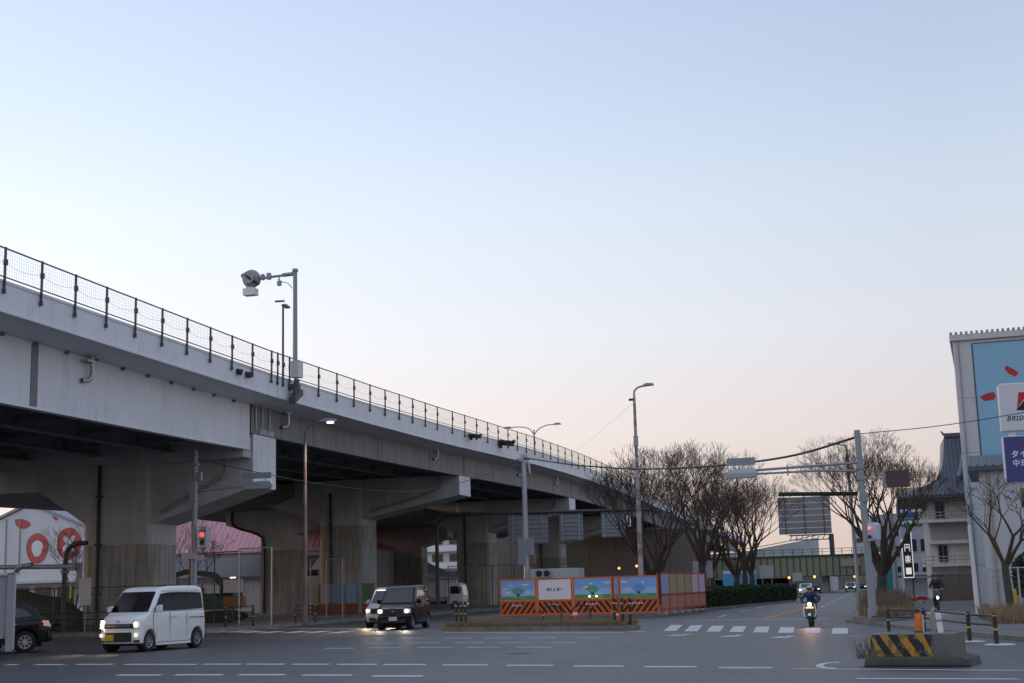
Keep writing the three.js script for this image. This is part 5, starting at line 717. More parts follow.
{ // white warehouse with red flower emblems, pink roofed shed and others beyond the viaduct
  const o = thing('white_warehouse', 'white gabled warehouse with red round flower emblems behind the viaduct', 'building', [-72.1, 0.1, -110]);
  part('wall', [ext([[-16, 0], [9, 0], [9, 6.55], [0, 10.05], [-16, 3.7]], 0.4).translate(0, 0, -0.2), bx(-15.9, 8.9, 0, 3.6, -7, -0.4)], mat(0.62, 0.62, 0.64), o);
  part('roof', [ext([[-16.3, 3.7], [0, 10.1], [9.3, 6.5], [9.3, 6.72], [0, 10.35], [-16.3, 3.9]], 8).translate(0, 0, -3.8)], M.galvDull, o);
  const pk = mat(0.5, 0.1, 0.1, { roughness: 0.7 }), f = (p) => ext(p, 0.01).translate(0, 0, 0.012), g = (p) => ext(p, 0.01).translate(0, 0, 0.024);
  part('emblem_ring', [f(blob(0.85, 6.25, 1.1, 1.35, 28, 0.02))], pk, o); part('emblem_centre', [g(blob(0.85, 6.25, 0.55, 0.72, 14, 0.06))], M.white, o);
  part('emblem_ring', [f(blob(3.95, 6.55, 1.2, 1.4, 28, 0.02, 0, 1))], pk, o);
  part('emblem_centre', [g(Array.from({ length: 32 }, (_, i) => { const a = (i / 32) * 6.2832, k = 0.3 + 0.7 * Math.cos(2 * (a - 0.75)) ** 2; return [3.95 + Math.cos(a) * 0.8 * k, 6.55 + Math.sin(a) * 0.95 * k]; }))], M.white, o);
  part('emblem_petal', [f(blob(-0.7, 8.45, 0.8, 0.42, 16, 0.08, -0.25))], pk, o); part('emblem_petal', [f([[2.2, 9.05], [2.7, 8.9], [2.9, 8.6], [2.5, 8.65]])], pk, o);
  for (const x of [-2.3, -0.9]) part('pipe', [rod([x, 4, 0.06], [x, 8.9, 0.06], 0.05)], M.beige, o);
  part('canopy', [bx(-6, 8, 3.2, 3.4, 0, 1.2)], M.galv, o); for (let k = 0; k < 6; k++) win(o, -5 + k * 2.2, 2.2, 0, 1.6, 1.3); 
  const p = thing('pink_shed', 'long shed with dull pink corrugated roof seen past the pier', 'building', [-66, 0.1, -140]);
  const pr = mat(0.5, 0.26, 0.28); part('wall', [bx(-10, 14, 0, 6.2, -12, 0)], mat(0.4, 0.36, 0.38), p);
  const rf = part('roof', [loft([[[-10.5, 6.2, 0.6], [14.5, 6.2, 0.6], [14.5, 6.4, 0.6], [-10.5, 6.4, 0.6]], [[-10.5, 13.2, -6], [14.5, 13.2, -6], [14.5, 13.4, -6], [-10.5, 13.4, -6]], [[-10.5, 6.2, -12.6], [14.5, 6.2, -12.6], [14.5, 6.4, -12.6], [-10.5, 6.4, -12.6]]])], pr, p);
  for (let k = 0; k < 40; k++) part('roof_rib', [box(0.08, 0.09, 9.6, -10.2 + k * 0.62, 9.88, -2.7, 0, 0.815)], pr, rf);
  for (let k = 0; k < 7; k++) win(p, -8 + k * 3.2, 3.5, 0, 1.8, 1.4);
  const sh = thing('low_house', 'small house with grey roof beneath the pink shed', 'building', [-60, 0.1, -126]); part('wall', [bx(-7, 7, 0, 3.4, -6, 0)], M.cream, sh); part('roof', [loft([[[-7.5, 3.3, 0.6], [7.5, 3.3, 0.6], [7.5, 3.5, 0.6], [-7.5, 3.5, 0.6]], [[-7.5, 5.2, -3], [7.5, 5.2, -3], [7.5, 5.4, -3], [-7.5, 5.4, -3]]])], mat(0.14, 0.13, 0.14), sh); for (const x of [-4, 0, 4]) win(sh, x, 1.9, 0, 1.6, 1.2);
  const ap = thing('white_apartment', 'distant white balconied apartment block seen between two piers', 'building', [-66, 0.1, -225]); part('wall', [bx(-9, 9, 0, 13, -10, 0)], M.offWhite, ap); for (let k = 0; k < 4; k++) { part('balcony', [bx(-9.2, 9.2, 2.6 + k * 2.8, 3.5 + k * 2.8, 0.6, 0.75), bx(-9.2, 9.2, 2.5 + k * 2.8, 2.62 + k * 2.8, 0, 0.75)], M.white, ap); for (let j = 0; j < 6; j++) win(ap, -7.5 + j * 3, 4.3 + k * 2.8, 0, 1.8, 1.2); }
  const gr = thing('grey_roof_shed', 'low shed with sloping pale grey roof behind the black minivan', 'building', [-58, 0.1, -165]); part('wall', [bx(-6, 6, 0, 3.2, -9, 0)], M.offWhite, gr); part('roof', [ext([[-6.5, 3.1], [6.5, 3.1], [6.5, 3.3], [0, 6.2], [-6.5, 6.5]], 10).translate(0, 0, -4.5)], mat(0.35, 0.4, 0.46), gr);
  const bw = thing('brown_warehouse', 'long plain brown-grey warehouse wall behind the far piers', 'building', [-44, 0, -206]); for (let k = 0; k < 9; k++) part('wall_bay', [bx(-17 + k * 4, -13.05 + k * 4, 0, 9.8, -12, 0)], mat(0.16, 0.14, 0.12), bw); part('roof_edge', [bx(-17.2, 19.2, 9.8, 10.1, -12.2, 0.2)], M.galvDull, bw);
  const cw = thing('cutting_wall', 'concrete retaining wall far behind the green bridge', 'wall', [0, 0, -234]); for (let k = 0; k < 12; k++) part('wall_panel', [bx(-72.5 + k * 5, -67.54 + k * 5, 0, 2.4, -1, 0)], M.concreteOld, cw); part('wall_panel', [bx(1, 14, 0, 2.4, -1, 0)], M.concreteOld, cw); part('end_wall', [bx(-16, 8, 0, 6, -66, -65)], M.concreteOld, cw);
  const hl = [[-130, -300, 60, 13, 'pale long block far beyond the viaduct, left'], [-70, -320, 40, 11, 'pale block far beyond the viaduct, centre'], [-230, -260, 60, 12, 'grey block far beyond the white warehouse']]; hl.forEach(([x, z, w, h, l]) => { const b = thing('far_building', l, 'building', [x, 0, z], 0, 'far buildings beyond the viaduct'); part('wall', [bx(-w / 2, w / 2, 0, h, -15, 0)], M.offWhite, b); for (let k = 0; k < 8; k++) for (let j = 0; j < 3; j++) win(b, -w / 2 + (k + 0.5) * w / 8, 2.5 + j * 3.2, 0, w / 16, 1.4); });
}
{ // site office behind the work-site fence, notice boards and small lamps beneath the viaduct
  const o = thing('site_office', 'white container office with dark air-conditioner behind the fence', 'container', [-21.2, 0.14, -95]);
  part('wall', [bx(-1.9, 1.4, 0, 2.85, -2.4, 0)], M.offWhite, o); for (let k = 0; k < 8; k++) part('corrugation', [bx(-0.2 + k * 0.2, -0.1 + k * 0.2, 0.1, 2.8, 0, 0.03)], M.offWhite, o);
  const a = part('air_conditioner', [bx(-1.5, -0.35, 2.25, 2.8, 0, 0.35)], M.galv, o); part('fan_grille', [rod([-1.2, 2.52, 0.35], [-1.2, 2.52, 0.37], 0.22, 0.22, 16), rod([-0.66, 2.52, 0.35], [-0.66, 2.52, 0.37], 0.22, 0.22, 16)], M.black, a);
  const b = thing('notice_board', 'blank grey board on posts behind the lattice fence', 'sign', [-13.0, 0.14, -110]); part('board', [bx(-0.75, 0.75, 2.0, 3.3, -0.04, 0.04)], M.galv, b); part('post', [rod([-0.5, 0, -0.06], [-0.5, 3.3, -0.06], 0.04)], M.galvDull, b); part('post', [rod([0.5, 0, -0.06], [0.5, 3.3, -0.06], 0.04)], M.galvDull, b);
  const b2 = copy(b, [-12.2, 0.14, -165], 0, 'grey board among the median trees beyond the hedge', 1.05); const b3 = copy(b, [-9.6, 0.14, -180], 0, 'smaller pale board near the green bridge', 0.8);
  const bb = thing('blue_lit_board', 'blue and white roadside board behind the hedge trees', 'sign', [-16.0, 0.14, -172]); part('board', [bx(-2, 2, 1.2, 3.2, -0.1, 0.1)], mat(0.1, 0.35, 0.6), bb); part('post', [bx(-1.8, -1.6, 0, 1.2, -0.05, 0.05)], M.galv, bb); part('post', [bx(1.6, 1.8, 0, 1.2, -0.05, 0.05)], M.galv, bb); part('white_strip', [bx(-1.9, 1.9, 2.7, 3.0, 0.1, 0.12)], M.white, bb);
  const lamps = [[-30.6, 3.9, -172, 'amber lamp beneath viaduct, upper left'], [-28.4, 4.1, -172, 'amber lamp beneath viaduct, upper right'], [-30.2, 2.2, -172, 'low amber lamp beneath viaduct'], [-34.5, 5.2, -216.5, 'amber lamp on far underpass wall, left of board'], [-33, 5.3, -216.5, 'amber lamp on far underpass wall, near the board'], [-22.6, 7.6, -218, 'amber lamp high among the trees'], [-19.4, 5.8, -218, 'amber lamp low among the trees']];
  lamps.forEach(([x, y, z, l]) => { const q = thing('amber_lamp', l, 'lamp', [x, y, z], 0, 'amber lamps beneath the viaduct'); part('lamp_globe', [new THREE.SphereGeometry(0.16, 10, 8)], M.amber, q); part('bracket', [rod([0, 0.1, 0], [0, 0.5, -0.1], 0.03)], M.dark, q); });
  const li = new THREE.PointLight(0xff8a30, 60); li.name = 'amber_lamp_light'; li.position.set(-34, 5.0, -215.8); li.castShadow = true; li.shadow.radius = 5; scene.add(li);
}
// ---------------------------------------------------------------- vehicles
function makeCar(root, o) {                            // front towards +x, wheels on y = 0
  const { W, belt, roof, taper = 0.1, sill = 0.26, xf, xr, R, paint } = o, hb = W / 2;
  const bow = (x) => Math.max(0, (x - o.bowFrom) / (o.nose - o.bowFrom));
  const half = (y) => hb * (1 - (y > belt ? (taper * (y - belt)) / (roof - belt) : 0));
  const bend = (g) => { const p = g.attributes.position; for (let i = 0; i < p.count; i++) { let x = p.getX(i), y = p.getY(i), z = p.getZ(i); z *= half(y) / hb; const b = bow(x), t = Math.abs(z) / hb; x -= b * (o.bowAmt ?? 0.12) * t * t; z *= 1 - 0.05 * b * b; const rb = Math.max(0, (-x - o.tailFrom) / (o.tail - o.tailFrom)); x += rb * 0.06 * t * t; z *= 1 - 0.04 * rb * rb; p.setXYZ(i, x, y, z); } return g; };
  const arch = (cx, r) => { const a = []; const s = Math.asin(Math.min(1, (sill - R) / r)); for (let k = 0; k <= 12; k++) { const t = Math.PI - s + ((-Math.PI + 2 * s) * k) / 12; a.push([cx + r * Math.cos(t), R + r * Math.sin(t)]); } return a; };
  const bottom = [...arch(xr, R + 0.055), ...arch(xf, R + 0.055)];
  const body = part('body', [crease(bend(ext([...o.low, ...bottom], W, 0.05, 8)), 0.7)], paint, root);
  const cab = part('cabin', [crease(bend(ext(o.cab, W - 0.04, 0.06, 8)), 0.7)], paint, root);
  // side glass
  const glass = (name, pts, s, off = 0.006, m = M.glass, parent = cab, th = 0.012) => { const g = ext(pts, th); const p = g.attributes.position; for (let i = 0; i < p.count; i++) p.setZ(i, s * (half(p.getY(i)) * (p.getY(i) > belt - 0.02 ? (W - 0.04) / W : 1) + off + p.getZ(i) * s)); g.computeVertexNormals(); return part(name, [g], m, parent); };
  for (const s of [1, -1]) { for (const w of o.windows) glass('side_window', w, s); }
  // windscreen and rear glass laid on the sloping faces
  const pane = (name, a, b, k, off, m = M.glass, parent = cab) => { const g = new THREE.BoxGeometry(1, 1, 1, 1, 6, 10); const p = g.attributes.position, L = Math.hypot(b[0] - a[0], b[1] - a[1]), nx = (b[1] - a[1]) / L, ny = -(b[0] - a[0]) / L; for (let i = 0; i < p.count; i++) { const t = p.getY(i) + 0.5, x = a[0] + (b[0] - a[0]) * t, y = a[1] + (b[1] - a[1]) * t, z = p.getZ(i) * 2 * (k[0] + (k[1] - k[0]) * t), d = off + p.getX(i) * 0.012, tz = Math.abs(z) / hb; p.setXYZ(i, x + nx * d - (off > 0 && nx > 0 ? bow(x) * (o.bowAmt ?? 0.12) * tz * tz : 0), y + ny * d, z); } g.computeVertexNormals(); return part(name, [g], m, parent); };
  pane('windscreen', ...o.screen, 0.008);
  if (o.rear) { const [a, b, k] = o.rear; pane('rear_window', b, a, k, 0.008); }
  // wheels
  for (const x of [xf, xr]) for (const s of [1, -1]) {
    const z = s * (hb - 0.1), prof = [[R * 0.64, -0.085], [R * 0.93, -0.085], [R, -0.055], [R, 0.055], [R * 0.93, 0.085], [R * 0.64, 0.085]].map(([a, b]) => new THREE.Vector2(a, b));
    const w = part('wheel', [new THREE.LatheGeometry(prof, 24).rotateX(Math.PI / 2).translate(x, R, z)], M.rubber, root);
    const sp = [rod([x, R, z - 0.03 * s], [x, R, z + 0.045 * s], R * 0.64, R * 0.62, 22), ]; part('rim', sp, M.dark, w);
    const k5 = []; for (let k = 0; k < 8; k++) { const a = (k / 8) * 6.2832; k5.push(box(R * 0.5, 0.035, 0.03, x + Math.cos(a) * R * 0.33, R + Math.sin(a) * R * 0.33, z + 0.055 * s, 0, 0, a)); } k5.push(new THREE.TorusGeometry(R * 0.6, 0.025, 6, 22).translate(x, R, z + 0.055 * s), rod([x, R, z + 0.04 * s], [x, R, z + 0.08 * s], 0.05, 0.05, 10)); part('spokes', k5, M.rim, w);
  }
  part('underbody', [bx(-o.tail + 0.25, o.nose - 0.3, 0.17, 0.42, -hb + 0.16, hb - 0.16)], M.rubber, root);
  for (const s of [1, -1]) for (const x of [xf, xr]) part('wheel_housing', [rod([x, R + 0.03, s * (hb - 0.24)], [x, R + 0.03, s * (hb - 0.2)], R + 0.04, R + 0.04, 16)], M.rubber, root);
  const front = (name, y0, y1, z0, z1, x, m, parent = body, depth = 0.03) => { const g = new THREE.BoxGeometry(depth, y1 - y0, Math.abs(z1 - z0), 1, 2, 6); const p = g.attributes.position; for (let i = 0; i < p.count; i++) { const y = p.getY(i) + (y0 + y1) / 2, z = p.getZ(i) + (z0 + z1) / 2, t = Math.abs(z) / hb; const xs = typeof x === 'function' ? x(y) : x; p.setXYZ(i, xs + p.getX(i) - bow(xs) * (o.bowAmt ?? 0.12) * t * t, y, z); } g.computeVertexNormals(); return part(name, [g], m, parent); };
  for (const s of [1, -1]) {
    const mx = o.mirror; const mm = part('mirror', [crease(ext([[-0.05, -0.1], [0.07, -0.07], [0.08, 0.08], [-0.04, 0.11]], 0.17, 0.025), 0.5).translate(mx[0], mx[1], s * (hb + 0.12)), box(0.05, 0.04, 0.14, mx[0], mx[1] - 0.05, s * (hb + 0.02))], o.mirrorMat || paint, root);
    for (const [hx, hy] of o.handles || []) part('handle', [box(0.14, 0.03, 0.03, hx, hy, s * (hb + 0.012))], o.handleMat || paint, root);
    for (const sx of o.seams || []) part('door_gap', [box(0.012, belt - sill - 0.14, 0.006, sx, (belt + sill + 0.1) / 2, s * (hb - 0.001))], M.black, root);
  }
  return { body, cab, front, glass, half, hb };
}
function beam(root, x, y, z, k, tilt, m = 0xffe6c0) { const l = new THREE.SpotLight(m, k, 0, 0.5, 0.7); l.name = 'headlight_light'; l.position.set(x, y, z); l.target.position.set(x + 10, y - tilt, z); l.castShadow = true; l.shadow.radius = 3; root.add(l, l.target); }
{ // white van
  const root = thing('minivan', 'boxy white microvan with lit headlights and yellow plate turning left', 'van', [-23.08, 0, -42.4], -Math.PI / 2 - 0.13); root.scale.setScalar(1.1);
  const belt = 1.1, c = makeCar(root, {
    W: 1.475, belt, roof: 1.86, taper: 0.1, xf: 1.16, xr: -1.24, R: 0.285, sill: 0.24, nose: 1.7, tail: 1.7, bowFrom: 0.9, tailFrom: 1.3, bowAmt: 0.16, paint: M.carWhite,
    low: [[1.5, 0.22], [1.66, 0.25], [1.7, 0.42], [1.69, 0.62], [1.64, 0.86], [1.5, 0.98], [1.22, 1.1], [-1.66, 1.1], [-1.7, 0.9], [-1.7, 0.36], [-1.62, 0.25]],
    cab: [[1.24, 1.06], [1.2, 1.12], [0.66, 1.72], [0.5, 1.81], [0.1, 1.86], [-1.2, 1.86], [-1.55, 1.8], [-1.63, 1.62], [-1.67, 1.06]],
    windows: [[[0.96, 1.14], [0.6, 1.63], [0.2, 1.67], [0.2, 1.14]], [[0.18, 1.14], [0.18, 1.67], [-0.62, 1.67], [-0.62, 1.15]], [[-0.64, 1.15], [-0.64, 1.67], [-1.44, 1.65], [-1.5, 1.18]]],
    screen: [[1.2, 1.12], [0.69, 1.69], [0.66, 0.58]], rear: [[-1.66, 1.14], [-1.63, 1.62], [0.58, 0.52]],
    mirror: [0.88, 1.2], handles: [[0.12, 0.98], [-0.08, 0.98]], seams: [0.19, -0.66, 1.0],
  });
  c.front('grille', 0.68, 0.8, -0.5, 0.5, 1.69, M.black); c.front('grille_bar', 0.735, 0.75, -0.42, 0.42, 1.71, M.chrome);
  c.front('lower_intake', 0.3, 0.56, -0.45, 0.45, 1.705, M.black); const pl = c.front('number_plate', 0.33, 0.5, 0.1, 0.42, 1.735, M.plateYellow, root); c.front('emblem', 0.86, 0.9, -0.05, 0.05, 1.66, M.chrome);
  for (const s of [1, -1]) {
    { const hl = c.front('headlight', 0.67, 0.9, s * 0.47, s * 0.7, (y) => 1.7 - Math.max(0, y - 0.6) * 0.16, M.lens ??= mat(0.7, 0.7, 0.72, { roughness: 0.15, metalness: 0.3 }), root); part('headlight_lamp', [new THREE.SphereGeometry(0.085, 14, 10).scale(0.3, 1, 0.9).translate(1.63, 0.78, s * 0.58)], M.headlight, hl); } part('fog_light', [new THREE.SphereGeometry(0.055, 14, 10).scale(0.4, 1, 1).translate(1.645, 0.48, s * 0.6)], M.headlight, root); c.front('bumper_vent', 0.28, 0.34, s * 0.52, s * 0.68, 1.712, M.black);
    beam(root, 1.78, 0.76, s * 0.55, 16, 2.4);
    part('tail_light', [box(0.04, 0.4, 0.1, -1.66, 0.95, s * 0.64)], M.tailRed, root); part('side_skirt', [box(1.7, 0.07, 0.04, 0, 0.2, s * 0.73)], M.carWhite, root); part('slide_rail', [box(0.8, 0.02, 0.01, -1.2, 0.92, s * 0.738)], M.black, root);
    part('rain_gutter', [box(1.9, 0.025, 0.02, -0.4, 1.72, s * 0.67)], M.carWhite, root);
  }
}
function keiTall(root, paint, mirrorMat) {
  const belt = 1.05, c = makeCar(root, {
    W: 1.475, belt, roof: 1.78, taper: 0.13, xf: 1.25, xr: -1.27, R: 0.29, sill: 0.24, nose: 1.7, tail: 1.7, bowFrom: 0.9, tailFrom: 1.3, bowAmt: 0.16, paint,
    low: [[1.52, 0.22], [1.66, 0.25], [1.7, 0.45], [1.69, 0.7], [1.62, 0.86], [1.42, 0.94], [0.98, 1.04], [0.9, 1.05], [-1.66, 1.05], [-1.7, 0.9], [-1.7, 0.36], [-1.62, 0.25]],
    cab: [[1.02, 1.0], [0.95, 1.06], [0.5, 1.64], [0.36, 1.72], [0.0, 1.78], [-1.2, 1.77], [-1.55, 1.7], [-1.63, 1.55], [-1.67, 1.0]],
    windows: [[[0.66, 1.1], [0.36, 1.55], [0.12, 1.58], [0.12, 1.1]], [[0.06, 1.1], [0.06, 1.58], [-0.78, 1.57], [-0.78, 1.12]], [[-0.84, 1.14], [-0.84, 1.56], [-1.35, 1.54], [-1.42, 1.16]]],
    screen: [[0.95, 1.07], [0.52, 1.61], [0.64, 0.54]], rear: [[-1.66, 1.1], [-1.63, 1.55], [0.56, 0.5]],
    mirror: [0.72, 1.12], mirrorMat, handles: [[0.0, 0.95], [-0.85, 0.95]], handleMat: M.chrome, seams: [0.09, -0.81, 0.95],
  });
  c.front('grille', 0.6, 0.84, -0.42, 0.42, 1.7, M.black); c.front('grille_bar', 0.83, 0.86, -0.48, 0.48, 1.7, M.chrome); c.front('lower_intake', 0.28, 0.42, -0.5, 0.5, 1.705, M.black); c.front('number_plate', 0.36, 0.52, -0.17, 0.17, 1.735, M.plateWhite, root); c.front('emblem', 0.7, 0.76, -0.06, 0.06, 1.72, M.chrome);
  for (const s of [1, -1]) { { const hl = c.front('headlight', 0.66, 0.83, s * 0.44, s * 0.7, (y) => 1.71 - Math.max(0, y - 0.6) * 0.2, M.lens, root); part('headlight_lamp', [new THREE.SphereGeometry(0.08, 14, 10).scale(0.3, 1, 1.1).translate(1.655, 0.74, s * 0.56)], M.headCool, hl); } part('tail_light', [box(0.04, 0.5, 0.08, -1.655, 1.05, s * 0.66)], M.tailRed, root); }
  return c;
}
{
  const root = thing('minivan', 'glossy black tall minivan with headlights on, right of the rusty lamp', 'van', [-21.15, 0, -62.2], -Math.PI / 2 + 0.06); root.scale.setScalar(1.1);
  keiTall(root, M.carBlack, M.carBlack); for (const s of [1, -1]) beam(root, 1.78, 0.74, s * 0.55, 5, 2.2, 0xfff0dc);
  const r2 = thing('minivan', 'silver minivan half hidden behind the black minivan', 'van', [-23.45, 0, -67.0], -Math.PI / 2 + 0.02); r2.scale.setScalar(1.08);
  keiTall(r2, M.carSilver, M.carSilver); for (const s of [1, -1]) beam(r2, 1.78, 0.74, s * 0.55, 9, 2.2, 0xffe2b0);
}
{ // dark hatchback heading left
  const root = thing('hatchback', 'dark glossy hatchback seen from rear side beside the truck', 'car', [-29.0, 0, -41.6], -2.5); root.scale.setScalar(1.06);
  const belt = 0.98, c = makeCar(root, {
    W: 1.78, belt, roof: 1.56, taper: 0.17, xf: 1.35, xr: -1.3, R: 0.33, sill: 0.28, nose: 2.1, tail: 2.05, bowFrom: 1.2, tailFrom: 1.4, paint: M.carBlack,
    low: [[1.85, 0.28], [2.06, 0.34], [2.1, 0.55], [2.0, 0.76], [1.5, 0.92], [1.0, 0.98], [-1.8, 0.98], [-2.0, 0.9], [-2.05, 0.62], [-2.03, 0.4], [-1.9, 0.3]],
    cab: [[1.05, 0.94], [1.0, 0.99], [0.35, 1.46], [0.0, 1.54], [-0.6, 1.56], [-1.3, 1.5], [-1.62, 1.34], [-1.86, 1.02], [-1.9, 0.94]],
    windows: [[[0.78, 1.03], [0.28, 1.4], [-0.08, 1.44], [-0.08, 1.03]], [[-0.14, 1.03], [-0.14, 1.44], [-0.85, 1.42], [-0.95, 1.05]], [[-1.0, 1.07], [-0.92, 1.4], [-1.25, 1.34], [-1.48, 1.12]]],
    screen: [[1.0, 0.99], [0.37, 1.44], [0.74, 0.6]], rear: [[-1.85, 1.03], [-1.64, 1.32], [0.62, 0.54]],
    mirror: [0.72, 1.05], handles: [[-0.05, 0.86], [-0.95, 0.88]], handleMat: M.chrome, seams: [-0.11, -1.0, 0.9],
  });
  for (const s of [1, -1]) { part('tail_light', [crease(ext([[-2.06, 0.78], [-1.62, 0.82], [-1.74, 0.96], [-1.98, 0.97]], 0.22, 0.02)).translate(0, 0, s * 0.76)], M.tailLit ??= (() => { const m = glow(1, 0.5, 0.3, 0.25); m.color.setRGB(0.5, 0.3, 0.28); return m; })(), root); part('headlight', [box(0.3, 0.12, 0.3, 1.9, 0.68, s * 0.68)], M.chrome, root); part('fog_reflector', [box(0.04, 0.06, 0.3, -2.04, 0.5, s * 0.6)], M.chrome, root); }
  part('rear_bumper', [crease(ext([[-2.12, 0.36], [-1.9, 0.3], [-1.9, 0.62], [-2.1, 0.6]], 1.6, 0.03))], M.carBlack, root); part('number_plate', [box(0.02, 0.16, 0.33, -2.08, 0.78, 0)], M.plateWhite, root);
}
{ // box truck at the left edge
  const root = thing('box_truck', 'grey box-bodied truck cut off by the left edge', 'truck', [-26.68, 0, -35.85], -2.5);
  part('cargo_box', [bx(-2.15, 2.2, 0.62, 2.42, -0.85, 0.85)], mat(0.3, 0.31, 0.33, { metalness: 0.3, roughness: 0.5 }), root);
  for (const s of [-0.9, 0.9]) { part('corner_post', [bx(-2.25, -2.05, 0.25, 2.5, s - 0.05, s + 0.05)], M.galvDull, root); part('top_rail', [bx(-2.25, 2.25, 2.42, 2.5, s - 0.05, s + 0.05)], M.galv, root); part('side_rail', [bx(-1.98, 2.2, 0.62, 0.75, s - 0.04, s + 0.04)], M.galvDull, root); for (const x of [-1.4, -0.6, 0.3, 1.2]) part('side_rib', [bx(x - 0.04, x + 0.04, 0.75, 2.42, s * 0.944 - 0.02, s * 0.944 + 0.05 * Math.sign(s))], M.galvDull, root); }
  part('rear_frame', [bx(-2.3, -2.25, 0.3, 2.5, -0.9, -0.8), bx(-2.3, -2.25, 0.3, 2.5, 0.8, 0.9), bx(-2.3, -2.25, 2.4, 2.5, -0.8, 0.8)], M.galv, root); part('rear_door', [bx(-2.24, -2.16, 0.65, 2.4, -0.8, 0.8)], M.galvDull, root);
  part('chassis', [bx(-2.1, 4.2, 0.42, 0.6, -0.4, 0.4)], M.black, root);
  part('tail_light', [box(0.2, 0.22, 0.2, -1.72, 0.46, 0.84)], M.amberDim ??= glow(1, 0.36, 0.04, 1.3), root); part('tail_light', [box(0.2, 0.22, 0.2, -1.72, 0.46, -0.84)], M.tailRed, root); part('mudguard', [box(0.05, 0.4, 0.5, -1.85, 0.4, 0.6)], M.rubber, root);
  part('cab', [crease(ext([[2.4, 0.45], [4.2, 0.45], [4.25, 1.1], [3.95, 1.95], [2.5, 2.0]], 1.7, 0.06))], M.white, root); part('windscreen', [box(0.05, 0.75, 1.4, 4.12, 1.5, 0, 0, 0, 0.33)], M.glass, root); for (const s of [1, -1]) part('side_window', [box(0.9, 0.55, 0.02, 3.35, 1.5, s * 0.855)], M.glass, root);
  for (const x of [-0.9, 3.3]) for (const s of [1, -1]) { const w = part('wheel', [rod([x, 0.34, s * 0.62], [x, 0.34, s * 0.84], 0.34, 0.34, 22)], M.rubber, root); part('rim', [rod([x, 0.34, s * 0.84], [x, 0.34, s * 0.85], 0.19, 0.19, 16)], M.rim, w); }
}
{ // white lorry parked under the viaduct
  const root = thing('lorry', 'white cab lorry parked under the viaduct behind black minivan', 'truck', [-36.3, 0.14, -119], 0); root.scale.setScalar(0.84);
  part('cab', [crease(ext([[0.1, 0.5], [1.75, 0.5], [1.8, 1.2], [1.55, 2.5], [1.2, 2.65], [0.1, 2.65]], 2.0, 0.06))], M.white, root); for (const s of [1, -1]) { part('side_window', [ext([[0.45, 1.55], [1.5, 1.55], [1.3, 2.3], [0.45, 2.3]], 0.02).translate(0, 0, s * 1.005)], M.glass, root); part('door_gap', [box(0.02, 1.6, 0.01, 0.35, 1.4, s * 1.003)], M.black, root); part('headlight', [box(0.05, 0.2, 0.35, 1.78, 0.8, s * 0.75)], M.chrome, root); }
  part('windscreen', [box(0.03, 1.0, 1.7, 1.72, 1.85, 0, 0, 0, 0.19)], M.glass, root); part('mirror', [box(0.12, 0.4, 0.2, 1.6, 2.0, 1.2)], M.black, root); part('bumper', [bx(1.5, 1.88, 0.35, 0.6, -1, 1)], M.white, root);
  part('flat_bed', [bx(-4.4, -0.1, 0.8, 1.25, -1.0, 1.0)], M.galvDull, root); part('chassis', [bx(-4.2, 1.2, 0.5, 0.8, -0.4, 0.4)], M.black, root);
  for (const x of [0.95, -3.2]) for (const s of [1, -1]) { const w = part('wheel', [rod([x, 0.42, s * 0.75], [x, 0.42, s * 1.0], 0.42, 0.42, 22)], M.rubber, root); part('rim', [rod([x, 0.42, s * 1.0], [x, 0.42, s * 1.01], 0.24, 0.24, 16)], M.rim, w); }
}
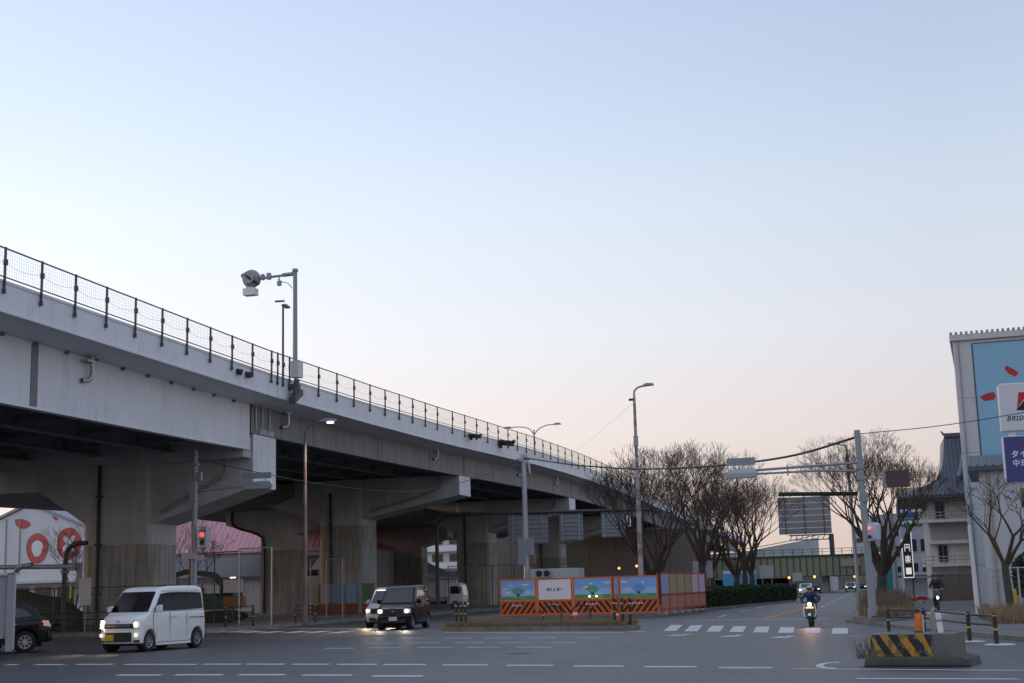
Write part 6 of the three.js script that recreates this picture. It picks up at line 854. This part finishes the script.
{ // small excavator behind the left railing
  const root = thing('excavator', 'dark green crawler excavator with white board behind the mesh fence', 'excavator', [-38.3, 0.14, -78.5], 0.15);
  const gr = mat(0.02, 0.1, 0.06, { roughness: 0.5 });
  for (const s of [1, -1]) { const t = part('crawler_track', [crease(ext(blob(0, 0.38, 1.5, 0.38, 24, 0), 0.4, 0.03)).translate(0, 0, s * 0.75)], M.rubber, root); for (const x of [-0.9, -0.3, 0.3, 0.9]) part('roller', [rod([x, 0.3, s * 0.95], [x, 0.3, s * 0.98], 0.18, 0.18, 12)], M.dark, t); }
  part('house', [crease(ext([[-1.6, 0.8], [1.1, 0.8], [1.1, 1.4], [0.2, 1.5], [-0.2, 1.75], [-1.6, 1.75]], 1.7, 0.06))], gr, root); part('cab', [crease(ext([[0.15, 0.85], [1.1, 0.85], [1.05, 2.4], [0.2, 2.45]], 0.95, 0.05)).translate(0, 0, 0.35)], gr, root); part('cab_window', [box(0.6, 0.7, 0.02, 0.63, 1.9, 0.835)], M.glass, root);
  part('counterweight', [bx(-1.75, -1.55, 0.85, 1.6, -0.8, 0.8)], mat(0.4, 0.14, 0.03), root);
  part('boom', [crease(ext([[1.0, 1.2], [1.2, 1.5], [-0.4, 3.0], [-2.2, 3.25], [-3.4, 2.9], [-3.4, 2.6], [-2.2, 2.95], [-0.6, 2.7], [0.7, 1.3]], 0.3)).translate(0, 0, -0.25)], gr, root); part('arm', [crease(ext([[-3.5, 2.95], [-3.1, 2.95], [-3.5, 1.2], [-3.7, 1.2]], 0.26)).translate(0, 0, -0.25)], gr, root); part('bucket', [crease(ext([[-3.9, 1.2], [-3.2, 1.2], [-3.0, 0.7], [-3.4, 0.4], [-3.9, 0.7]], 0.7)).translate(0, 0, -0.25)], M.dark, root);
  const b = thing('white_board', 'white board with orange block below beside the excavator', 'sign', [-36.3, 0.14, -76]); part('board', [bx(-0.6, 0.6, 1.75, 2.5, -0.04, 0.04)], M.white, b); part('block', [bx(-0.5, 0.75, 0.95, 1.55, -0.2, 0.2)], mat(0.3, 0.12, 0.04), b); part('post', [rod([0, 0, -0.08], [0, 2.6, -0.08], 0.05)], M.dark, b); part('warning_light_strip', [box(0.35, 0.07, 0.05, 0, 2.62, 0)], M.lampWarm, b);
}
// distant traffic under the green bridge
function farCar(label, x, z, paint, lampM) { const r = thing('distant_car', label, 'car', [x, 0, z], -Math.PI / 2, 'distant cars with lights on'); part('body', [crease(ext([[2.0, 0.25], [2.05, 0.7], [1.2, 0.9], [-1.9, 0.95], [-2.0, 0.3]], 1.7, 0.08))], paint, r); part('cabin', [crease(ext([[1.1, 0.88], [0.4, 1.4], [-1.2, 1.45], [-1.8, 0.9]], 1.5, 0.08))], paint, r); part('windscreen', [box(0.04, 0.6, 1.2, 0.82, 1.16, 0, 0, 0, 0.9)], M.glass, r); for (const s of [1, -1]) { part('headlight', [box(0.06, 0.16, 0.32, 2.04, 0.62, s * 0.6)], lampM, r); for (const q of [1.25, -1.25]) part('wheel', [rod([q, 0.3, s * 0.68], [q, 0.3, s * 0.84], 0.3, 0.3, 16)], M.rubber, r); } }
farCar('nearest distant car left of the motorcyclist with bright lights', -9.0, -188, M.carWhite, M.lampWarm); farCar('distant dark car behind the motorcyclist', -8.6, -205, M.carBlack, M.headlight); farCar('distant car on far lane under the green bridge', -4.2, -236, M.carSilver, M.headlight); farCar('distant car beside another far under the green bridge', -2.6, -250, M.carBlack, M.headlight);
for (const [x, y, z, l] of [[-12.6, 2.3, -214, 'amber light hanging under green bridge, left'], [-11, 2.35, -214, 'amber light hanging under green bridge, middle'], [-8.9, 2.35, -214, 'amber light hanging under green bridge, right'], [-3.6, 2.3, -244, 'amber light deep under the green bridge']]) { const q = thing('hanging_amber_light', l, 'lamp', [x, y, z], 0, 'amber lights under the green bridge'); part('lamp_globe', [new THREE.SphereGeometry(0.2, 10, 8)], M.amber, q); part('stem', [rod([0, 0.15, 0], [0, 0.4, 0], 0.03)], M.dark, q); }

// ---------------------------------------------------------------- people, motorcycle, bicycle
function bodyMesh(bones, cell, k) {                    // smooth union of tapered capsules [a, b, ra, rb]
  const lo = V(1e9, 1e9, 1e9), hi = V(-1e9, -1e9, -1e9);
  for (const [a, b, ra, rb] of bones) for (const [p, r] of [[a, ra], [b, rb]]) { lo.min(V(p[0] - r - 0.05, p[1] - r - 0.05, p[2] - r - 0.05)); hi.max(V(p[0] + r + 0.05, p[1] + r + 0.05, p[2] + r + 0.05)); }
  const c = lo.clone().add(hi).multiplyScalar(0.5), size = Math.max(hi.x - lo.x, hi.y - lo.y, hi.z - lo.z), N = Math.max(16, Math.min(130, Math.ceil(size / cell) + 4)), h = size / 2 / (1 - 4 / N);
  const mc = new MarchingCubes(N, undefined, false, false, 200000); mc.isolation = 0;
  const B = bones.map(([a, b, ra, rb]) => { const d = [b[0] - a[0], b[1] - a[1], b[2] - a[2]]; return { a, d, l2: d[0] ** 2 + d[1] ** 2 + d[2] ** 2 || 1e-9, ra, rb }; });
  for (let z = 0; z < N; z++) for (let y = 0; y < N; y++) for (let x = 0; x < N; x++) {
    const px = c.x + ((x - N / 2) / (N / 2)) * h, py = c.y + ((y - N / 2) / (N / 2)) * h, pz = c.z + ((z - N / 2) / (N / 2)) * h; let s = 0;
    for (const b of B) { const u = px - b.a[0], v = py - b.a[1], w = pz - b.a[2]; let t = (u * b.d[0] + v * b.d[1] + w * b.d[2]) / b.l2; t = t < 0 ? 0 : t > 1 ? 1 : t; const e = Math.hypot(u - b.d[0] * t, v - b.d[1] * t, w - b.d[2] * t) - (b.ra + (b.rb - b.ra) * t); if (e < 0.4) s += Math.exp(-e * k); }
    mc.field[z * N * N + y * N + x] = s > 0 ? Math.log(s) / k : -0.5;
  }
  mc.update(); const n = mc.count ?? mc.geometry.drawRange.count, g = new THREE.BufferGeometry(), P = new Float32Array(n * 3), Q = new Float32Array(n * 3);
  for (let i = 0; i < n; i++) { P[3 * i] = c.x + mc.positionArray[3 * i] * h; P[3 * i + 1] = c.y + mc.positionArray[3 * i + 1] * h; P[3 * i + 2] = c.z + mc.positionArray[3 * i + 2] * h; }
  g.setAttribute('position', new THREE.BufferAttribute(P, 3)); g.computeVertexNormals(); const nn = mc.normalArray; for (let i = 0; i < n * 3; i++) Q[i] = nn[i]; return g;
}
function hand(at, fwd, side) {                         // a fist round a handlebar running along x
  const [x, y, z] = at, s = side, b = [[[x - s * 0.03, y + 0.005, z - 0.035], [x + s * 0.03, y + 0.01, z - 0.03], 0.026, 0.026]];
  for (let i = 0; i < 4; i++) { const u = x + s * (-0.035 + i * 0.023), r = 0.0095 - i * 0.0006, L = [0.9, 1, 0.95, 0.8][i]; b.push([[u, y + 0.012, z - 0.02], [u, y + 0.022, z + 0.022 * L], r, r], [[u, y + 0.022, z + 0.022 * L], [u, y - 0.006, z + 0.036 * L], r, r * 0.9], [[u, y - 0.006, z + 0.036 * L], [u, y - 0.024, z + 0.016], r * 0.9, r * 0.8]); }
  b.push([[x - s * 0.045, y, z - 0.03], [x - s * 0.06, y - 0.012, z - 0.004], 0.011, 0.01], [[x - s * 0.06, y - 0.012, z - 0.004], [x - s * 0.045, y - 0.026, z + 0.016], 0.01, 0.009]);
  return b;
}
function figure(root, J, mats, { helmet, cap }) {      // faces +z
  const legs = []; for (const s of ['L', 'R']) { legs.push([J['hip' + s], J['knee' + s], 0.085, 0.06], [J['knee' + s], J['ank' + s], 0.058, 0.04], [J['ank' + s], J['toe' + s], 0.045, 0.035]); }
  const torso = [[J.pelvis, J.waist, 0.145, 0.14], [J.waist, J.chest, 0.145, 0.165], [[J.chest[0] - 0.12, J.chest[1] + 0.06, J.chest[2]], [J.chest[0] + 0.12, J.chest[1] + 0.06, J.chest[2]], 0.095, 0.095], [J.chest, J.neck, 0.1, 0.06], [J.neck, J.head, 0.055, 0.055]];
  const arms = []; for (const s of ['L', 'R']) arms.push([J['sho' + s], J['elb' + s], 0.068, 0.055], [J['elb' + s], J['wri' + s], 0.052, 0.036]);
  const b = part('body', [bodyMesh([...legs, ...torso, ...arms, [J.hipL, J.hipR, 0.11, 0.11]], 0.018, 40)], mats.clothes, root);
  const [hx, hy, hz] = J.head;
  const head = [[[hx, hy + 0.06, hz], [hx, hy + 0.13, hz - 0.01], 0.082, 0.092], [[hx, hy - 0.02, hz + 0.035], [hx, hy + 0.06, hz + 0.03], 0.05, 0.07], [[hx, hy + 0.055, hz + 0.09], [hx, hy + 0.025, hz + 0.118], 0.012, 0.018], [[hx - 0.085, hy + 0.04, hz], [hx - 0.09, hy + 0.07, hz - 0.005], 0.014, 0.018], [[hx + 0.085, hy + 0.04, hz], [hx + 0.09, hy + 0.07, hz - 0.005], 0.014, 0.018]];
  const hd = part('head', [bodyMesh(head, 0.006, 110)], mats.skin, b); part('eyes', [-1, 1].map((s) => new THREE.SphereGeometry(0.012, 8, 6).translate(hx + s * 0.034, hy + 0.07, hz + 0.094)), M.black, hd); part('mouth', [box(0.045, 0.008, 0.01, hx, hy - 0.015, hz + 0.084)], mat(0.3, 0.1, 0.09), hd);
  for (const [w, s] of [['wriL', -1], ['wriR', 1]]) { const p = J[w]; part('hand', [bodyMesh([...hand([p[0], p[1] - 0.01, p[2] + 0.08], 1, s), [p, [p[0], p[1] - 0.005, p[2] + 0.045], 0.03, 0.026]], 0.005, 160)], mats.glove || mats.skin, b); }
  if (helmet) { const h = part('helmet', [new THREE.SphereGeometry(0.142, 22, 16, 0, 6.3, 0, 1.95).scale(0.96, 1, 1.1).translate(hx, hy + 0.1, hz - 0.005)], helmet, b); part('visor', [new THREE.SphereGeometry(0.147, 18, 8, 0.35, 2.44, 1.35, 0.62).scale(0.96, 1, 1.1).translate(hx, hy + 0.1, hz)], M.glass, h); }
  if (cap) part('hat', [new THREE.SphereGeometry(0.108, 18, 10, 0, 6.3, 0, 1.6).translate(hx, hy + 0.11, hz - 0.01), new THREE.CylinderGeometry(0.15, 0.155, 0.02, 20).translate(hx, hy + 0.115, hz + 0.01)], cap, b);
  part('hair', [new THREE.SphereGeometry(0.102, 16, 10, 0, 6.3, 0.2, 1.6).scale(0.97, 1.05, 1).translate(hx, hy + 0.08, hz - 0.02)], M.black, b);
  if (mats.trousers) part('trousers', [bodyMesh([...legs.filter((_, i) => i % 3 < 2).map(([a, c, r, q]) => [a, c, r + 0.012, q + 0.014]), [J.hipL, J.hipR, 0.122, 0.122]], 0.018, 45)], mats.trousers, b);
  part('shoes', ['L', 'R'].map((s) => bodyMesh([[J['ank' + s], J['toe' + s], 0.052, 0.044]], 0.012, 60)), M.black, b);
  return b;
}
{ // scooter with rider
  const X = -2.4, Zz = -52.7;
  const m = thing('motorcycle', 'scooter with lit round headlight on the zebra crossing', 'motorcycle', [X, 0, Zz], -0.04); m.scale.setScalar(0.87);
  const grn = mat(0.05, 0.1, 0.09, { roughness: 0.35 });
  for (const z of [0.62, -0.6]) { const w = part('wheel', [new THREE.TorusGeometry(0.2, 0.055, 10, 26).rotateY(Math.PI / 2).translate(0, 0.255, z)], M.rubber, m); part('rim', [new THREE.TorusGeometry(0.15, 0.02, 8, 22).rotateY(Math.PI / 2).translate(0, 0.255, z), rod([-0.05, 0.255, z], [0.05, 0.255, z], 0.05, 0.05, 10), ...[0, 1, 2].map((k) => box(0.03, 0.3, 0.03, 0, 0.255, z, 0, k * 1.047))], M.rim, w); }
  part('front_fork', [rod([-0.07, 0.255, 0.62], [-0.06, 0.95, 0.38], 0.022), rod([0.07, 0.255, 0.62], [0.06, 0.95, 0.38], 0.022)], M.dark, m); part('front_mudguard', [new THREE.TorusGeometry(0.27, 0.06, 8, 14, 2).rotateY(Math.PI / 2).rotateX(0.4).translate(0, 0.26, 0.62)], M.white, m);
  part('leg_shield', [crease(ext([[-0.2, 0.38], [0.2, 0.38], [0.25, 0.7], [0.17, 1.0], [-0.17, 1.0], [-0.25, 0.7]], 0.08, 0.03)).rotateX(-0.25).translate(0, 0, 0.56)], grn, m);
  for (const s of [1, -1]) part('side_trim', [tube([[s * 0.2, 0.42, 0.5], [s * 0.25, 0.65, 0.46], [s * 0.19, 0.95, 0.38]], 0.025, 6, 12)], M.white, m);
  part('body', [crease(ext([[0.25, 0.32], [0.3, 0.42], [-0.15, 0.45], [-0.25, 0.72], [-0.9, 0.78], [-0.95, 0.6], [-0.6, 0.45], [-0.4, 0.3]], 0.34, 0.05)).rotateY(-Math.PI / 2)], grn, m); part('seat', [crease(ext([[-0.1, 0.72], [-0.2, 0.8], [-0.85, 0.84], [-0.9, 0.76]], 0.28, 0.03)).rotateY(-Math.PI / 2)], M.black, m);
  part('handlebar', [tube([[-0.34, 1.0, 0.22], [-0.15, 1.02, 0.34], [0.15, 1.02, 0.34], [0.34, 1.0, 0.22]], 0.018, 8, 20), rod([0, 0.9, 0.4], [0, 1.04, 0.34], 0.03)], M.dark, m);
  part('headlight', [new THREE.SphereGeometry(0.085, 16, 12).scale(1, 1, 0.6).translate(0, 0.93, 0.52)], glow(1, 0.9, 0.7, 4), m); part('headlight_shell', [new THREE.SphereGeometry(0.11, 16, 12).scale(1.1, 1, 0.9).translate(0, 0.94, 0.44)], grn, m); part('indicator', [box(0.3, 0.06, 0.06, 0, 0.8, 0.5)], M.amber, m);
  for (const s of [1, -1]) { part('mirror', [rod([s * 0.26, 1.02, 0.28], [s * 0.36, 1.2, 0.26], 0.008), box(0.13, 0.08, 0.03, s * 0.4, 1.23, 0.25)], M.black, m); }
  part('rear_box', [crease(ext([[-0.95, 0.85], [-0.62, 0.85], [-0.64, 1.15], [-0.92, 1.15]], 0.4, 0.04)).rotateY(-Math.PI / 2)], M.black, m);
  const l = new THREE.SpotLight(0xffb468, 4.5, 0, 0.45, 0.8); l.name = 'headlight_light'; l.position.set(0, 0.93, 0.6); l.target.position.set(0, 0, 4.2); l.castShadow = true; l.shadow.radius = 3; m.add(l, l.target);
  const p = thing('person', 'rider in white helmet and dark blue jacket on the scooter', 'person', [X, 0, Zz], -0.04); p.scale.setScalar(0.87);
  figure(p, { pelvis: [0, 0.92, -0.3], waist: [0, 1.06, -0.26], chest: [0, 1.28, -0.18], neck: [0, 1.4, -0.13], head: [0, 1.47, -0.1], shoL: [-0.2, 1.34, -0.15], shoR: [0.2, 1.34, -0.15], elbL: [-0.36, 1.13, -0.02], elbR: [0.36, 1.13, -0.02], wriL: [-0.32, 1.03, 0.16], wriR: [0.32, 1.03, 0.16], hipL: [-0.11, 0.9, -0.28], hipR: [0.11, 0.9, -0.28], kneeL: [-0.2, 0.76, 0.16], kneeR: [0.2, 0.76, 0.16], ankL: [-0.17, 0.42, 0.08], ankR: [0.17, 0.42, 0.08], toeL: [-0.18, 0.39, 0.22], toeR: [0.18, 0.39, 0.22] }, { clothes: mat(0.022, 0.026, 0.075, { roughness: 0.7 }), skin: mat(0.45, 0.28, 0.2), glove: M.black, trousers: mat(0.025, 0.026, 0.035) }, { helmet: mat(0.4, 0.36, 0.3, { roughness: 0.3 }) });
}
{ // bicycle with rider
  const X = 2.7, Zz = -70, Y = 0.1, yaw = -0.1;
  const m = thing('bicycle', 'city bicycle with small front light ridden on the pavement', 'bicycle', [X, Y, Zz], yaw);
  for (const z of [0.52, -0.52]) { const w = part('wheel', [new THREE.TorusGeometry(0.32, 0.02, 8, 32).rotateY(Math.PI / 2).translate(0, 0.34, z)], M.rubber, m); part('spokes', Array.from({ length: 10 }, (_, k) => rod([0, 0.34, z], [0, 0.34 + 0.31 * Math.cos(k * 0.628), z + 0.31 * Math.sin(k * 0.628)], 0.003, 0.003, 4)), M.galv, w); part('mudguard', [new THREE.TorusGeometry(0.36, 0.025, 6, 18, 2.4).rotateY(Math.PI / 2).rotateX(z > 0 ? -0.5 : -0.2).translate(0, 0.34, z)], M.galvDull, m); }
  part('frame', [rod([0, 0.34, 0.52], [0, 0.88, 0.38], 0.018), rod([0, 0.78, 0.4], [0, 0.3, 0.0], 0.022), rod([0, 0.3, 0.0], [0, 0.78, -0.2], 0.018), rod([0, 0.34, -0.52], [0, 0.3, 0], 0.014), rod([0, 0.34, -0.52], [0, 0.66, -0.15], 0.012)], M.dark, m);
  part('saddle', [crease(ext([[-0.1, 0], [0.1, 0], [0.04, 0.05], [-0.04, 0.05]], 0.26, 0.02)).translate(0, 0.8, -0.2)], M.black, m); part('handlebar', [tube([[-0.27, 1.0, 0.2], [-0.12, 1.0, 0.34], [0.12, 1.0, 0.34], [0.27, 1.0, 0.2]], 0.013, 8, 20), rod([0, 0.86, 0.38], [0, 1.0, 0.34], 0.015)], M.galv, m);
  part('basket', Array.from({ length: 6 }, (_, k) => [box(0.34, 0.008, 0.008, 0, 0.7 + k * 0.05, 0.62), box(0.008, 0.008, 0.24, -0.17, 0.7 + k * 0.05, 0.5), box(0.008, 0.008, 0.24, 0.17, 0.7 + k * 0.05, 0.5), box(0.008, 0.26, 0.008, -0.15 + k * 0.06, 0.82, 0.62)]).flat(), M.galvDull, m);
  part('pedal', [rod([-0.14, 0.16, 0.05], [0.02, 0.18, 0.02], 0.012), rod([0.14, 0.46, -0.05], [-0.02, 0.42, -0.02], 0.012), new THREE.TorusGeometry(0.09, 0.008, 6, 20).rotateY(Math.PI / 2).translate(0.04, 0.3, 0)], M.dark, m);
  part('headlight', [new THREE.SphereGeometry(0.06, 12, 8).translate(0.04, 0.62, 0.6)], glow(1, 0.95, 0.85, 9), m);
  const l = new THREE.SpotLight(0xfff0d8, 12, 0, 0.5, 0.8); l.name = 'headlight_light'; l.position.set(0.04, 0.62, 0.68); l.target.position.set(0.04, 0, 4); l.castShadow = true; m.add(l, l.target);
  const p = thing('person', 'cyclist in dark clothes and cap riding on the right pavement', 'person', [X, Y, Zz], yaw);
  figure(p, { pelvis: [0, 0.94, -0.2], waist: [0, 1.08, -0.18], chest: [0, 1.32, -0.12], neck: [0, 1.44, -0.09], head: [0, 1.5, -0.06], shoL: [-0.2, 1.37, -0.1], shoR: [0.2, 1.37, -0.1], elbL: [-0.3, 1.14, 0.0], elbR: [0.3, 1.14, 0.0], wriL: [-0.26, 1.02, 0.14], wriR: [0.26, 1.02, 0.14], hipL: [-0.1, 0.92, -0.2], hipR: [0.1, 0.92, -0.2], kneeL: [-0.13, 0.58, 0.16], kneeR: [0.13, 0.78, 0.2], ankL: [-0.12, 0.24, 0.02], ankR: [0.12, 0.5, -0.02], toeL: [-0.12, 0.2, 0.16], toeR: [0.12, 0.48, 0.14] }, { clothes: mat(0.018, 0.018, 0.022), skin: mat(0.45, 0.28, 0.2), trousers: mat(0.03, 0.03, 0.036) }, { cap: mat(0.02, 0.02, 0.025) });
}
renderer.render(scene, camera);
